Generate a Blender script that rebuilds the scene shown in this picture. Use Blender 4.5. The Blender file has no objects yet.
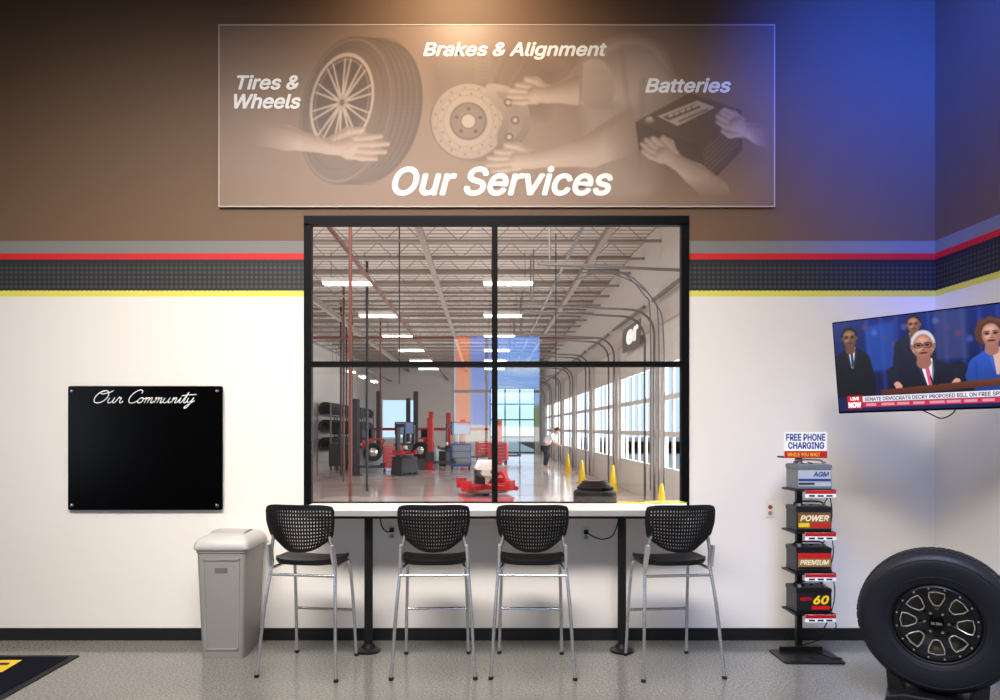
import bpy, math, random, os
import numpy as np
from mathutils import Vector, Matrix
random.seed(4)
D=5.303; F=700.0; CX=485.0; CY=428.0; CZ=1.606
def P(px,py,y):
    d=D+y
    return ((px-CX)*d/F, y, CZ+(CY-py)*d/F)
def lin(c):
    c=c/255.0
    return c/12.92 if c<=0.04045 else ((c+0.055)/1.055)**2.4
def L3(c): return (lin(c[0]),lin(c[1]),lin(c[2]),1.0)
COL=bpy.context.scene.collection
FONT=None
try:
    fd=os.path.join(bpy.utils.system_resource('DATAFILES'),'fonts')
    p_=os.path.join(fd,'Inter.woff2')
    if os.path.exists(p_): FONT=bpy.data.fonts.load(p_)
except Exception as ex: print('font',ex)
# ---------------------------------------------------------------- materials
_m={}
def mat(name,c,rough=0.5,metal=0.0,emit=0.0,var=0.06,scale=8.0,bump=0.0,coat=0.0,spec=0.5):
    if name in _m: return _m[name]
    m=bpy.data.materials.new(name); m.use_nodes=True
    nt=m.node_tree; b=nt.nodes['Principled BSDF']
    b.inputs['Roughness'].default_value=rough; b.inputs['Metallic'].default_value=metal
    b.inputs['Specular IOR Level'].default_value=spec
    b.inputs['Coat Weight'].default_value=coat
    col=L3(c)
    tc=nt.nodes.new('ShaderNodeTexCoord'); n=nt.nodes.new('ShaderNodeTexNoise')
    n.inputs['Scale'].default_value=scale; n.inputs['Detail'].default_value=3
    nt.links.new(tc.outputs['Object'],n.inputs['Vector'])
    r=nt.nodes.new('ShaderNodeMix'); r.data_type='RGBA'
    r.inputs[6].default_value=tuple(max(0,x*(1-var)) for x in col[:3])+(1,)
    r.inputs[7].default_value=tuple(min(1,x*(1+var)) for x in col[:3])+(1,)
    nt.links.new(n.outputs['Fac'],r.inputs[0]); nt.links.new(r.outputs[2],b.inputs['Base Color'])
    if emit>0:
        b.inputs['Emission Color'].default_value=col; b.inputs['Emission Strength'].default_value=emit
    if bump>0:
        bp=nt.nodes.new('ShaderNodeBump'); bp.inputs['Strength'].default_value=bump; bp.inputs['Distance'].default_value=0.01
        nt.links.new(n.outputs['Fac'],bp.inputs['Height']); nt.links.new(bp.outputs[0],b.inputs['Normal'])
    _m[name]=m; return m
black=mat('black_plastic',(10,10,12),0.5,spec=.35)
blackpaint=mat('black_powder_coat',(10,10,12),0.4)
blackgloss=mat('black_gloss',(4,4,5),0.12,spec=0.2)
steel=mat('silver_tube',(205,207,211),0.22,0.85)
chrome=mat('chrome',(220,220,222),0.15,1.0)
white=mat('white_vinyl',(252,251,248),0.5)
rubber=mat('rubber',(12,13,19),0.55,bump=0.15,scale=60,spec=.4)
red=mat('red_paint',(190,25,30),0.3)
yellow=mat('yellow_plastic',(240,200,30),0.45)
grey=mat('grey_metal',(120,122,126),0.4,0.4)
dgrey=mat('dark_grey_metal',(60,60,64),0.5,0.3)
blue=mat('blue_paint',(40,80,160),0.35)
cream=mat('cream_panel',(225,222,214),0.5)
def vcol_mat(name,emit=0.0,rough=0.5):
    m=bpy.data.materials.new(name); m.use_nodes=True; nt=m.node_tree; b=nt.nodes['Principled BSDF']
    v=nt.nodes.new('ShaderNodeVertexColor'); v.layer_name='paint'
    b.inputs['Roughness'].default_value=rough
    if emit>0:
        b.inputs['Base Color'].default_value=(0.01,0.01,0.01,1)
        nt.links.new(v.outputs[0],b.inputs['Emission Color']); b.inputs['Emission Strength'].default_value=emit
    else: nt.links.new(v.outputs[0],b.inputs['Base Color'])
    return m
# ---------------------------------------------------------------- geometry
class G:
    def __init__(s): s.v=[];s.f=[];s.m=[];s.mi=0
    def add(s,vs,fs,mi=None):
        o=len(s.v); s.v+= [tuple(p) for p in vs]; s.f+=[tuple(i+o for i in f) for f in fs]
        s.m+=[s.mi if mi is None else mi]*len(fs); return s
    def box(s,x0,x1,y0,y1,z0,z1,mi=None,M=None):
        vs=[(x,y,z) for x in(x0,x1) for y in(y0,y1) for z in(z0,z1)]
        if M is not None: vs=[tuple(M@Vector(p)) for p in vs]
        return s.add(vs,[(0,1,3,2),(4,6,7,5),(0,4,5,1),(2,3,7,6),(0,2,6,4),(1,5,7,3)],mi)
    def loft(s,secs,mi=None,cap=True,closed=False):
        n=len(secs[0]); vs=[p for sec in secs for p in sec]; fs=[]
        k=len(secs)
        for i in range(k if closed else k-1):
            a=i*n; b=((i+1)%k)*n
            for j in range(n):
                fs.append((a+j,a+(j+1)%n,b+(j+1)%n,b+j))
        if cap and not closed:
            fs.append(tuple(range(n))[::-1]); fs.append(tuple(range((k-1)*n,k*n)))
        return s.add(vs,fs,mi)
    def tube(s,pts,r,n=8,mi=None,closed=False,cap=True):
        pts=[Vector(p) for p in pts]; k=len(pts)
        rs=r if isinstance(r,(list,tuple)) else [r]*k
        secs=[];up=None
        for i,p in enumerate(pts):
            if closed: t=pts[(i+1)%k]-pts[i-1]
            else: t=pts[min(i+1,k-1)]-pts[max(i-1,0)]
            if t.length<1e-9: t=Vector((0,0,1))
            t.normalize()
            if up is None:
                up=Vector((0,0,1)) if abs(t.z)<0.9 else Vector((1,0,0))
            u=(up-t*up.dot(t)); 
            if u.length<1e-6: u=t.orthogonal()
            u.normalize(); up=u; w=t.cross(u)
            secs.append([tuple(p+(u*math.cos(2*math.pi*j/n)+w*math.sin(2*math.pi*j/n))*rs[i]) for j in range(n)])
        return s.loft(secs,mi,cap and not closed,closed)
    def lathe(s,prof,c=(0,0,0),axis='z',n=32,mi=None,closed=False,cap=True):
        secs=[]
        for r,h in prof:
            sec=[]
            for j in range(n):
                a=2*math.pi*j/n; u=r*math.cos(a); w=r*math.sin(a)
                if axis=='z': q=(u,w,h)
                elif axis=='y': q=(u,h,w)
                else: q=(h,u,w)
                sec.append((q[0]+c[0],q[1]+c[1],q[2]+c[2]))
            secs.append(sec)
        return s.loft(secs,mi,cap,closed)
    def prism(s,poly,y0,y1,mi=None):
        return s.loft([[(x,y0,z) for x,z in poly],[(x,y1,z) for x,z in poly]],mi)
    def obj(s,name,mats,parent=None,loc=(0,0,0),rot=(0,0,0),smooth=False,bevel=0,seg=2,label=None):
        me=bpy.data.meshes.new(name); me.from_pydata(s.v,[],s.f)
        if not isinstance(mats,(list,tuple)): mats=[mats]
        for q in mats: me.materials.append(q)
        me.polygons.foreach_set('material_index',s.m)
        import bmesh
        bm=bmesh.new(); bm.from_mesh(me); bmesh.ops.recalc_face_normals(bm,faces=bm.faces); bm.to_mesh(me); bm.free()
        if smooth:
            me.polygons.foreach_set('use_smooth',[True]*len(me.polygons))
            try: me.set_sharp_from_angle(angle=math.radians(40))
            except Exception: pass
        me.update()
        o=bpy.data.objects.new(name,me); COL.objects.link(o); o.location=loc; o.rotation_euler=rot
        if parent: o.parent=parent
        if bevel>0:
            b=o.modifiers.new('bevel','BEVEL'); b.width=bevel; b.segments=seg; b.limit_method='ANGLE'
        if label: o['label']=label
        return o
def rr(hw,hd,r,n=5,cx=0,cy=0,z=0):
    out=[]
    for (sx,sy,a0) in((1,1,0),(-1,1,90),(-1,-1,180),(1,-1,270)):
        for i in range(n+1):
            a=math.radians(a0+90*i/n)
            out.append((cx+sx*(hw-r)+r*math.cos(a),cy+sy*(hd-r)+r*math.sin(a),z))
    return out
def thing(name,label,cat,loc=(0,0,0),rot=(0,0,0),group=None):
    e=bpy.data.objects.new(name,None); e.empty_display_size=0.1; COL.objects.link(e)
    e.location=loc; e.rotation_euler=rot; e['label']=label; e['category']=cat
    if group: e['group']=group
    return e
def tag(o,label,cat,group=None):
    o['label']=label;o['category']=cat
    if group:o['group']=group
    return o
def struct(o): o['kind']='structure'; return o
def kids(o): return [c for c in bpy.data.objects if c.parent==o]
def copy_thing(root,loc,rot=None,label=None):
    n=root.copy(); COL.objects.link(n); n.location=loc
    if rot is not None: n.rotation_euler=rot
    if label: n['label']=label
    def rec(src,dst):
        for c in kids(src):
            k=c.copy(); k.parent=dst; COL.objects.link(k); rec(c,k)
    rec(root,n); return n
def smoothpts(pts,k=6,closed=False):
    out=[];n=len(pts); P_=[Vector(p) for p in pts]
    rng=range(n if closed else n-1)
    for i in rng:
        if closed: a,b,c,d=P_[i-1],P_[i],P_[(i+1)%n],P_[(i+2)%n]
        else: a,b,c,d=P_[max(i-1,0)],P_[i],P_[i+1],P_[min(i+2,n-1)]
        for j in range(k):
            t=j/k
            out.append(0.5*((2*b)+(c-a)*t+(2*a-5*b+4*c-d)*t*t+(3*b-a-3*c+d)*t**3))
    if not closed: out.append(P_[-1])
    return [tuple(p) for p in out]
def text_fit(name,s,x0,x1,z0,z1,y,m,parent,shear=0.0,bold=0.0,ext=0.001):
    # glyph outlines -> one flat filled mesh, filled glyph by glyph with mathutils tessellation
    from mathutils.geometry import tessellate_polygon
    SZ=10.0
    cu=bpy.data.curves.new('lettering_curve','FONT'); cu.body=s; cu.size=SZ; cu.resolution_u=4; cu.fill_mode='NONE' if hasattr(cu,'fill_mode') else 'BOTH'
    if FONT: cu.font=FONT
    try: cu.fill_mode='NONE'
    except Exception: pass
    t=bpy.data.objects.new('lettering_temp',cu); COL.objects.link(t)
    bpy.context.view_layer.update()
    dg=bpy.context.evaluated_depsgraph_get()
    me=bpy.data.meshes.new_from_object(t.evaluated_get(dg))
    bpy.data.objects.remove(t); bpy.data.curves.remove(cu)
    n=len(me.vertices); a=np.zeros(n*3); me.vertices.foreach_get('co',a); a=a.reshape(-1,3)
    adj={}
    for e in me.edges:
        i,j=e.vertices; adj.setdefault(i,[]).append(j); adj.setdefault(j,[]).append(i)
    bpy.data.meshes.remove(me)
    seen=set(); loops=[]
    for st_ in adj:
        if st_ in seen: continue
        lp=[st_]; seen.add(st_); cur=st_
        while True:
            nx=[q for q in adj[cur] if q not in seen]
            if not nx: break
            cur=nx[0]; seen.add(cur); lp.append(cur)
        pts=[]
        for q in lp:
            p=(float(a[q,0]),float(a[q,1]))
            if not pts or math.hypot(p[0]-pts[-1][0],p[1]-pts[-1][1])>0.004*SZ*.1: pts.append(p)
        if len(pts)>2 and math.hypot(pts[0][0]-pts[-1][0],pts[0][1]-pts[-1][1])<1e-3: pts.pop()
        if len(pts)>=3: loops.append(pts)
    def inside(p,lp):
        c=False
        for i in range(len(lp)):
            (ax,ay),(bx,by)=lp[i],lp[(i+1)%len(lp)]
            if (ay>p[1])!=(by>p[1]) and p[0]<(bx-ax)*(p[1]-ay)/(by-ay)+ax: c=not c
        return c
    depth=[sum(inside(lp[0],o) for o in loops if o is not lp) for lp in loops]
    Vb=[];Fb=[]
    for i,lp in enumerate(loops):
        if depth[i]%2: continue
        grp=[lp]+[o for j,o in enumerate(loops) if depth[j]==depth[i]+1 and inside(o[0],lp)]
        flat=[p for l in grp for p in l]; tris=tessellate_polygon([[Vector((p[0],p[1],0)) for p in l] for l in grp])
        o=len(Vb); Vb+=flat; Fb+=[tuple(v+o for v in tr) for tr in tris]
    A=np.array(Vb); A[:,0]+=shear*A[:,1]; n=len(A)
    bold*=SZ
    offs=[(0,0)] if bold<=0 else [(bold*math.cos(q*math.pi/4),bold*math.sin(q*math.pi/4)) for q in range(8)]+[(0,0)]
    V=np.concatenate([A+np.array(o) for o in offs]); Fc=[tuple(v+i*n for v in p) for i in range(len(offs)) for p in Fb]
    mn=V.min(0); mx=V.max(0); b=np.zeros((len(V),3))
    b[:,0]=x0+(V[:,0]-mn[0])/(mx[0]-mn[0])*(x1-x0); b[:,2]=z0+(V[:,1]-mn[1])/(mx[1]-mn[1])*(z1-z0); b[:,1]=y-.0003
    for i in range(len(offs)): b[i*n:(i+1)*n,1]-=i*0.00004
    me=bpy.data.meshes.new(name); me.from_pydata(b.tolist(),[],Fc); me.materials.append(m); me.update()
    o=bpy.data.objects.new(name,me); COL.objects.link(o)
    if parent:o.parent=parent
    return o
# ---------------------------------------------------------------- flat artwork painter (vertex colours)
class Canvas:
    def __init__(s,x0,y0,x1,y1,nx,ny):
        s.b=(x0,y0,x1,y1); s.nx=nx; s.ny=ny
        s.X,s.Y=np.meshgrid(np.linspace(x0,x1,nx),np.linspace(y0,y1,ny)); s.c=np.zeros((ny,nx,3))
    def fill(s,c): s.c[:]=np.array(c,float)
    def blend(s,m,c):
        m=np.clip(m,0,1)[...,None]; s.c=s.c*(1-m)+np.asarray(c,float)*m
    def blur(s,n=1):
        for _ in range(n):
            k_=s.c.copy(); s.c[1:-1,1:-1]=(k_[1:-1,1:-1]*2+k_[:-2,1:-1]+k_[2:,1:-1]+k_[1:-1,:-2]+k_[1:-1,2:])/6
    def ell(s,cx,cy,rx,ry,c,rot=0,soft=1.0,alpha=1.0,c2=None):
        a=math.radians(rot); dx=s.X-cx; dy=s.Y-cy
        u=(dx*math.cos(a)+dy*math.sin(a))/rx; v=(-dx*math.sin(a)+dy*math.cos(a))/ry
        q=np.sqrt(u*u+v*v); m=np.clip(0.5-(q-1)*min(rx,ry)/soft,0,1)*alpha
        if c2 is not None:
            t=np.clip(q,0,1)[...,None]; cc=np.array(c,float)*(1-t)+np.array(c2,float)*t
            s.blend(m,cc)
        else: s.blend(m,np.array(c,float))
    def ring(s,cx,cy,rx,ry,w,c,rot=0,soft=1.0,alpha=1.0):
        a=math.radians(rot); dx=s.X-cx; dy=s.Y-cy
        u=(dx*math.cos(a)+dy*math.sin(a))/rx; v=(-dx*math.sin(a)+dy*math.cos(a))/ry
        q=np.abs(np.sqrt(u*u+v*v)-1)*min(rx,ry); s.blend(np.clip(0.5-(q-w/2)/soft,0,1)*alpha,np.array(c,float))
    def cap(s,p0,p1,r0,r1,c,dark=None,soft=1.0,alpha=1.0):
        px=s.X-p0[0];py=s.Y-p0[1];bx=p1[0]-p0[0];by=p1[1]-p0[1]
        t=np.clip((px*bx+py*by)/max(bx*bx+by*by,1e-6),0,1)
        d=np.hypot(px-bx*t,py-by*t); r=r0+(r1-r0)*t; m=np.clip(0.5-(d-r)/soft,0,1)*alpha
        if dark is not None:
            ox=(px-bx*t)/r;oy=(py-by*t)/r
            h=np.clip(1-0.75*np.clip(ox*0.3+oy*0.9+0.15,0,1)-0.35*np.clip(np.hypot(ox,oy)-0.6,0,1),0,1)[...,None]
            s.blend(m,np.array(dark,float)*(1-h)+np.array(c,float)*h)
        else: s.blend(m,np.array(c,float))
    def chain(s,pts,rs,c,dark=None,soft=1.0,alpha=1.0):
        for i in range(len(pts)-1): s.cap(pts[i],pts[i+1],rs[i],rs[i+1],c,dark,soft,alpha)
    def union(s,chains,c,dark,soft=1.0,alpha=1.0,fade=None,k=1.6):
        acc=np.zeros(s.X.shape); H=np.zeros(s.X.shape)
        for pts,rs in chains:
            for i in range(len(pts)-1):
                p0,p1,r0,r1=pts[i],pts[i+1],rs[i],rs[i+1]
                px=s.X-p0[0];py=s.Y-p0[1];bx=p1[0]-p0[0];by=p1[1]-p0[1]
                t=np.clip((px*bx+py*by)/max(bx*bx+by*by,1e-6),0,1)
                d=np.hypot(px-bx*t,py-by*t); r=r0+(r1-r0)*t
                acc+=np.exp(np.clip(-(d-r)/k,-40,40))
                H=np.maximum(H,np.sqrt(np.clip(r*r-d*d,0,None)))
        sd=-k*np.log(np.maximum(acc,1e-12))
        gy,gx=np.gradient(H); st=np.clip(0.75-(gy*.55+gx*.2)*1.6,0,1)
        for _ in range(2):
            st=(st+np.roll(st,1,0)+np.roll(st,-1,0)+np.roll(st,1,1)+np.roll(st,-1,1))/5
        m=np.clip(0.5-sd/soft,0,1)*alpha
        if fade is not None: m=m*fade
        st=st[...,None]; s.blend(m,np.array(dark,float)*(1-st)+np.array(c,float)*st)
    def poly(s,pts,c,soft=1.0,alpha=1.0,c2=None):
        d=np.full(s.X.shape,1e9); ins=np.zeros(s.X.shape,bool); n=len(pts)
        for i in range(n):
            ax,ay=pts[i][0],pts[i][1]; bx,by=pts[(i+1)%n][0],pts[(i+1)%n][1]
            ex,ey=bx-ax,by-ay; px=s.X-ax;py=s.Y-ay
            t=np.clip((px*ex+py*ey)/max(ex*ex+ey*ey,1e-9),0,1)
            d=np.minimum(d,np.hypot(px-ex*t,py-ey*t))
            if abs(ey)>1e-9:
                cnd=((ay>s.Y)!=(by>s.Y))&(s.X<ex*(s.Y-ay)/ey+ax); ins^=cnd
        sd=np.where(ins,-d,d); m=np.clip(0.5-sd/soft,0,1)*alpha
        if c2 is not None:
            ys=[p[1] for p in pts]; t=np.clip((s.Y-min(ys))/(max(ys)-min(ys)),0,1)[...,None]
            s.blend(m,np.array(c,float)*(1-t)+np.array(c2,float)*t)
        else: s.blend(m,np.array(c,float))
    def obj(s,name,x0,x1,z0,z1,y,m,parent):
        nx,ny=s.nx,s.ny
        xs=np.linspace(x0,x1,nx); zs=np.linspace(z1,z0,ny)
        XX,ZZ=np.meshgrid(xs,zs); co=np.stack([XX,np.full_like(XX,y),ZZ],-1).reshape(-1,3)
        i=np.arange(nx-1); j=np.arange(ny-1); I,J=np.meshgrid(i,j); a=(J*nx+I).ravel()
        q=np.stack([a,a+nx,a+nx+1,a+1],-1)
        me=bpy.data.meshes.new(name); me.vertices.add(nx*ny); me.vertices.foreach_set('co',co.ravel())
        nf=len(q); me.loops.add(nf*4); me.loops.foreach_set('vertex_index',q.ravel().astype(np.int32))
        me.polygons.add(nf); me.polygons.foreach_set('loop_start',(np.arange(nf)*4).astype(np.int32))
        me.update(calc_edges=True); me.validate()
        c=np.clip(s.c,0,255)/255.0; c=np.where(c<=0.04045,c/12.92,((c+0.055)/1.055)**2.4)
        at=me.color_attributes.new('paint','FLOAT_COLOR','POINT')
        at.data.foreach_set('color',np.concatenate([c,np.ones(c.shape[:2]+(1,))],-1).reshape(-1).astype(np.float32))
        me.materials.append(m); o=bpy.data.objects.new(name,me); COL.objects.link(o)
        if parent:o.parent=parent
        return o
# ================================================================ SETTING
def wall_material():
    m=bpy.data.materials.new('striped_wall_paint'); m.use_nodes=True; nt=m.node_tree; b=nt.nodes['Principled BSDF']
    N=nt.nodes.new; K=nt.links.new
    b.inputs['Roughness'].default_value=0.6
    tc=N('ShaderNodeTexCoord'); sp=N('ShaderNodeSeparateXYZ'); K(tc.outputs['Object'],sp.inputs[0])
    def mt(op,a,bv=None):
        n=N('ShaderNodeMath'); n.operation=op
        for i,v in enumerate((a,bv)):
            if v is None: continue
            if isinstance(v,(int,float)): n.inputs[i].default_value=v
            else: K(v,n.inputs[i])
        return n.outputs[0]
    z=sp.outputs['Z']; h=mt('ADD',sp.outputs['X'],sp.outputs['Y'])
    fac=mt('DIVIDE',z,6.0)
    cr=N('ShaderNodeValToRGB'); cr.color_ramp.interpolation='CONSTANT'; K(fac,cr.inputs[0])
    stops=[(0,(234,228,221)),(2.596,(224,218,92)),(2.634,(24,24,26)),(2.862,(206,20,28)),(2.908,(40,30,30)),(2.918,(126,124,120)),(3.008,(112,84,60))]
    e=cr.color_ramp.elements
    e[0].position=0;e[0].color=L3(stops[0][1]); e[1].position=stops[1][0]/6; e[1].color=L3(stops[1][1])
    for p,c in stops[2:]:
        k=e.new(p/6); k.color=L3(c)
    a=mt('SINE',mt('MULTIPLY',mt('ADD',h,z),88.0))
    c=mt('SINE',mt('MULTIPLY',mt('SUBTRACT',h,z),88.0))
    pat=mt('GREATER_THAN',mt('MULTIPLY',a,c),0.12)
    inb=mt('MULTIPLY',mt('GREATER_THAN',z,2.645),mt('LESS_THAN',z,2.852))
    mx=N('ShaderNodeMix'); mx.data_type='RGBA'; K(mt('MULTIPLY',pat,inb),mx.inputs[0]); K(cr.outputs[0],mx.inputs[6]); mx.inputs[7].default_value=L3((60,60,62))
    K(mx.outputs[2],b.inputs['Base Color'])
    n=N('ShaderNodeTexNoise'); n.inputs['Scale'].default_value=120; K(tc.outputs['Object'],n.inputs['Vector'])
    bp=N('ShaderNodeBump'); bp.inputs['Strength'].default_value=0.08; bp.inputs['Distance'].default_value=0.01; K(n.outputs['Fac'],bp.inputs['Height']); K(bp.outputs[0],b.inputs['Normal'])
    return m
wallm=wall_material()
WX0,WX1=-1.364,1.538; WZ0,WZ1=1.0,3.20
RX=3.41
LX=-7.7
g=G(); T=0.16
g.box(LX,WX0,0,T,0,6.0); g.box(WX1,3.8,0,T,0,6.0); g.box(WX0,WX1,0,T,0,WZ0); g.box(WX0,WX1,0,T,WZ1,6.0)
struct(g.obj('wall_front',wallm))
struct(G().box(RX,RX+0.15,-8.3,0,0,5.4).obj('wall_right',wallm))
struct(G().box(-6.2,-6.05,-8.3,0,0,5.4).obj('wall_left',wallm))
g=G(); bx0,bx1,bz0,bz1=-0.66,1.12,0.9,3.45
g.box(-6.2,bx0,-8.45,-8.3,0,5.4);g.box(bx1,RX+.15,-8.45,-8.3,0,5.4);g.box(bx0,bx1,-8.45,-8.3,0,bz0);g.box(bx0,bx1,-8.45,-8.3,bz1,5.4)
struct(g.obj('wall_back',wallm))
struct(G().box(-6.2,RX+.15,-8.45,0,5.4,5.5).obj('ceiling',mat('ceiling_paint',(95,90,86),0.8)))
def floor_mat(name,c,rough,speck,sc=140):
    m=bpy.data.materials.new(name); m.use_nodes=True; nt=m.node_tree; b=nt.nodes['Principled BSDF']; N=nt.nodes.new;K=nt.links.new
    tc=N('ShaderNodeTexCoord'); n=N('ShaderNodeTexNoise'); n.inputs['Scale'].default_value=sc; n.inputs['Detail'].default_value=2
    n2=N('ShaderNodeTexNoise'); n2.inputs['Scale'].default_value=1.3; n2.inputs['Detail'].default_value=5
    K(tc.outputs['Object'],n.inputs['Vector']);K(tc.outputs['Object'],n2.inputs['Vector'])
    cr=N('ShaderNodeValToRGB'); cr.color_ramp.elements[0].position=0.35; cr.color_ramp.elements[1].position=0.65
    cr.color_ramp.elements[0].color=L3(tuple(x-speck for x in c)); cr.color_ramp.elements[1].color=L3(tuple(x+speck for x in c)); K(n.outputs['Fac'],cr.inputs[0])
    mx=N('ShaderNodeMix'); mx.data_type='RGBA'; mx.blend_type='MULTIPLY'; mx.inputs[0].default_value=0.35
    K(cr.outputs[0],mx.inputs[6]); K(n2.outputs['Fac'],mx.inputs[7]); K(mx.outputs[2],b.inputs['Base Color']); b.inputs['Roughness'].default_value=rough
    return m
struct(G().box(-6.2,RX+.15,-8.45,0,-0.1,0).obj('floor',floor_mat('speckled_floor',(126,124,118),0.14,20,75)))
bb=mat('baseboard_rubber',(14,14,16),0.5)
struct(G().box(-6.05,RX-0.013,-0.012,0,0,0.092).obj('baseboard_front',bb))
struct(G().box(RX-0.012,RX,-8.3,0,0,0.092).obj('baseboard_right',bb))
# window
frame=mat('black_aluminium',(6,6,7),0.5,0.0,spec=.12)
g=G()
def wb(px0,px1,py0,py1,y0,y1):
    x0=(px0-CX)/132;x1=(px1-CX)/132; z0=(640-py1)/132;z1=(640-py0)/132; g.box(x0,x1,y0,y1,z0,z1)
wb(304.2,311.8,224,507,-0.012,0.04); wb(681,688.8,224,507,-0.012,0.04); wb(304.2,688.8,216,225.5,-0.012,0.04)
wb(491.8,497.6,225,504,-0.01,0.04); wb(311,682,361.5,367,-0.009,0.039); wb(311,682,502,507,-0.012,0.04)
win=struct(g.obj('window_1',frame))
gm=bpy.data.materials.new('window_glass'); gm.use_nodes=True; nt=gm.node_tree; nt.nodes.clear()
o_=nt.nodes.new('ShaderNodeOutputMaterial'); mx=nt.nodes.new('ShaderNodeMixShader'); tr=nt.nodes.new('ShaderNodeBsdfTransparent'); gl=nt.nodes.new('ShaderNodeBsdfGlossy')
gl.inputs['Roughness'].default_value=0.0; mx.inputs[0].default_value=0.11; tr.inputs[0].default_value=(.97,.98,.98,1)
nt.links.new(tr.outputs[0],mx.inputs[1]);nt.links.new(gl.outputs[0],mx.inputs[2]);nt.links.new(mx.outputs[0],o_.inputs[0])
gp=G(); x0=(310-CX)/132;x1=(683-CX)/132
gp.add([(x0,.02,1.02),(x1,.02,1.02),(x1,.02,3.15),(x0,.02,3.15)],[(0,1,2,3)])
pane=gp.obj('glass_pane',gm,win)
# storefront on back wall (seen mirrored in the glass)
g=G()
for x in (bx0,0.0,bx1-.05): g.box(x,x+.05,-8.42,-8.3,bz0,bz1)
for z in (bz0,2.3,bz1-.05): g.box(bx0,bx1,-8.42,-8.3,z,z+.05)
w2=struct(g.obj('window_2',frame))
c=Canvas(0,0,90,130,120,170); c.poly([(-2,-2),(92,-2),(92,132),(-2,132)],(60,140,245),c2=(180,215,252))
c.poly([(0,0),(16,0),(16,60),(0,60)],(120,165,220),2); c.poly([(16,6),(27,10),(27,90),(16,90)],(215,115,60),3); c.poly([(27,14),(42,18),(42,90),(27,90)],(60,120,215),3)
c.ell(66,40,18,6,(225,238,252),soft=6,alpha=.7); c.ell(54,62,14,5,(225,238,252),soft=6,alpha=.7)
for i in range(12): c.ell(48+i*4,88-(i*7%5)*2,6,8,(70,110,60),soft=4)
c.poly([(0,88),(90,92),(90,104),(0,104)],(205,200,190),2); c.poly([(0,104),(90,104),(90,130),(0,130)],(80,80,80),2)
vo=c.obj('exterior_view',bx0-.4,bx1+.4,0.7,3.8,0,vcol_mat('exterior_view',7.5),None); vo.location=(0,-8.9,0); vo['kind']='structure'; vo.name='glowing_backdrop'  # glowing painted backdrop behind the storefront, stands in for the outdoors
# ================================================================ SERVICE BAY
BL,BR,BF,BH=-7.7,3.6,39.7,5.85
brick=mat('bay_wall_paint',(206,200,194),0.6)
struct(G().box(BL-.2,BR+.2,T,BF+.2,-0.1,0).obj('floor_bay',floor_mat('polished_bay_floor',(240,220,212),0.10,5)))
struct(G().box(BL-.2,BL,T,BF,0,BH+.2).obj('wall_bay_left',brick))
g=G(); 
g.box(BL-.2,-6.6,BF,BF+.2,0,BH+.2);g.box(-4.6,0.3,BF,BF+.2,0,BH+.2);g.box(3.2,BR+.2,BF,BF+.2,0,BH+.2)
g.box(-6.6,-4.6,BF,BF+.2,3.4,BH+.2);g.box(.3,3.2,BF,BF+.2,4.2,BH+.2);g.box(-6.6,-4.6,BF,BF+.2,0,.9)
struct(g.obj('wall_bay_far',brick))
g=G()
for x in(.3,1.25,2.2,3.15): g.box(x,x+.08,BF+.05,BF+.15,0,4.2)
for z in(0,1.0,2.1,3.1,4.12): g.box(.3,3.2,BF+.05,BF+.15,z,z+.08)
struct(g.obj('window_3',frame))
struct(G().box(BL,.28,BF-.02,BF,1.45,1.62).obj('trim_2',red))
DY=[5.5+4.5*k for k in range(8)]; DW=3.7; DH=3.75
g=G(); g.box(BR,BR+.2,T,BF,DH,BH+.2); prev=T
for y in DY:
    if y+DW>BF: break
    g.box(BR,BR+.2,prev,y,0,DH); prev=y+DW
g.box(BR,BR+.2,prev,BF,0,DH)
DY=[y for y in DY if y+DW<=BF]
struct(g.obj('wall_bay_right',brick))
def deck():
    m=bpy.data.materials.new('metal_roof_deck'); m.use_nodes=True; nt=m.node_tree; b=nt.nodes['Principled BSDF'];N=nt.nodes.new;K=nt.links.new
    tc=N('ShaderNodeTexCoord'); w=N('ShaderNodeTexWave'); w.bands_direction='Y'; w.inputs['Scale'].default_value=1.1; K(tc.outputs['Object'],w.inputs['Vector'])
    cr=N('ShaderNodeValToRGB'); cr.color_ramp.elements[0].color=L3((138,128,120)); cr.color_ramp.elements[1].color=L3((218,208,200)); K(w.outputs['Fac'],cr.inputs[0]); K(cr.outputs[0],b.inputs['Base Color']); b.inputs['Roughness'].default_value=.5
    return m
struct(G().box(BL,BR,T,BF,BH,BH+.2).obj('ceiling_bay',deck()))
struct(G().box(BR+.2,45,-5,80,-.15,-.05).obj('ground',mat('asphalt',(150,150,148),0.8)))
struct(G().box(-40,45,BF+.2,120,-.15,-.05).obj('ground_far',mat('asphalt',(150,150,148),0.8)))
# joists
jm=mat('joist_paint',(146,134,126),0.5)
g=G(); g.box(BL,BR,-.04,.04,.50,.56); g.box(BL,BR,-.035,.035,.12,.17)
n=30; 
for i in range(n):
    xa=BL+(BR-BL)*i/n; xb=BL+(BR-BL)*(i+1)/n
    g.tube([(xa,0,.15 if i%2 else .52),(xb,0,.52 if i%2 else .15)],.009,5)
j0=g.obj('roof_joist',jm,loc=(0,7.5,BH-.57)); tag(j0,'open-web steel roof joist below the metal deck','beam','roof joists of the service bay')
for k in range(1,22):
    o=j0.copy(); COL.objects.link(o); o.location=(0,7.5+k*1.5,BH-.57)
for x in (-4.9,-1.2,2.3):
    g=G(); g.box(x-.02,x+.02,T,BF,BH-.62,BH-.45); g.box(x-.06,x+.06,T,BF,BH-.64,BH-.61)
    tag(g.obj('roof_girder',jm),'long painted steel girder under the joists','beam','roof girders of the service bay')
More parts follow.
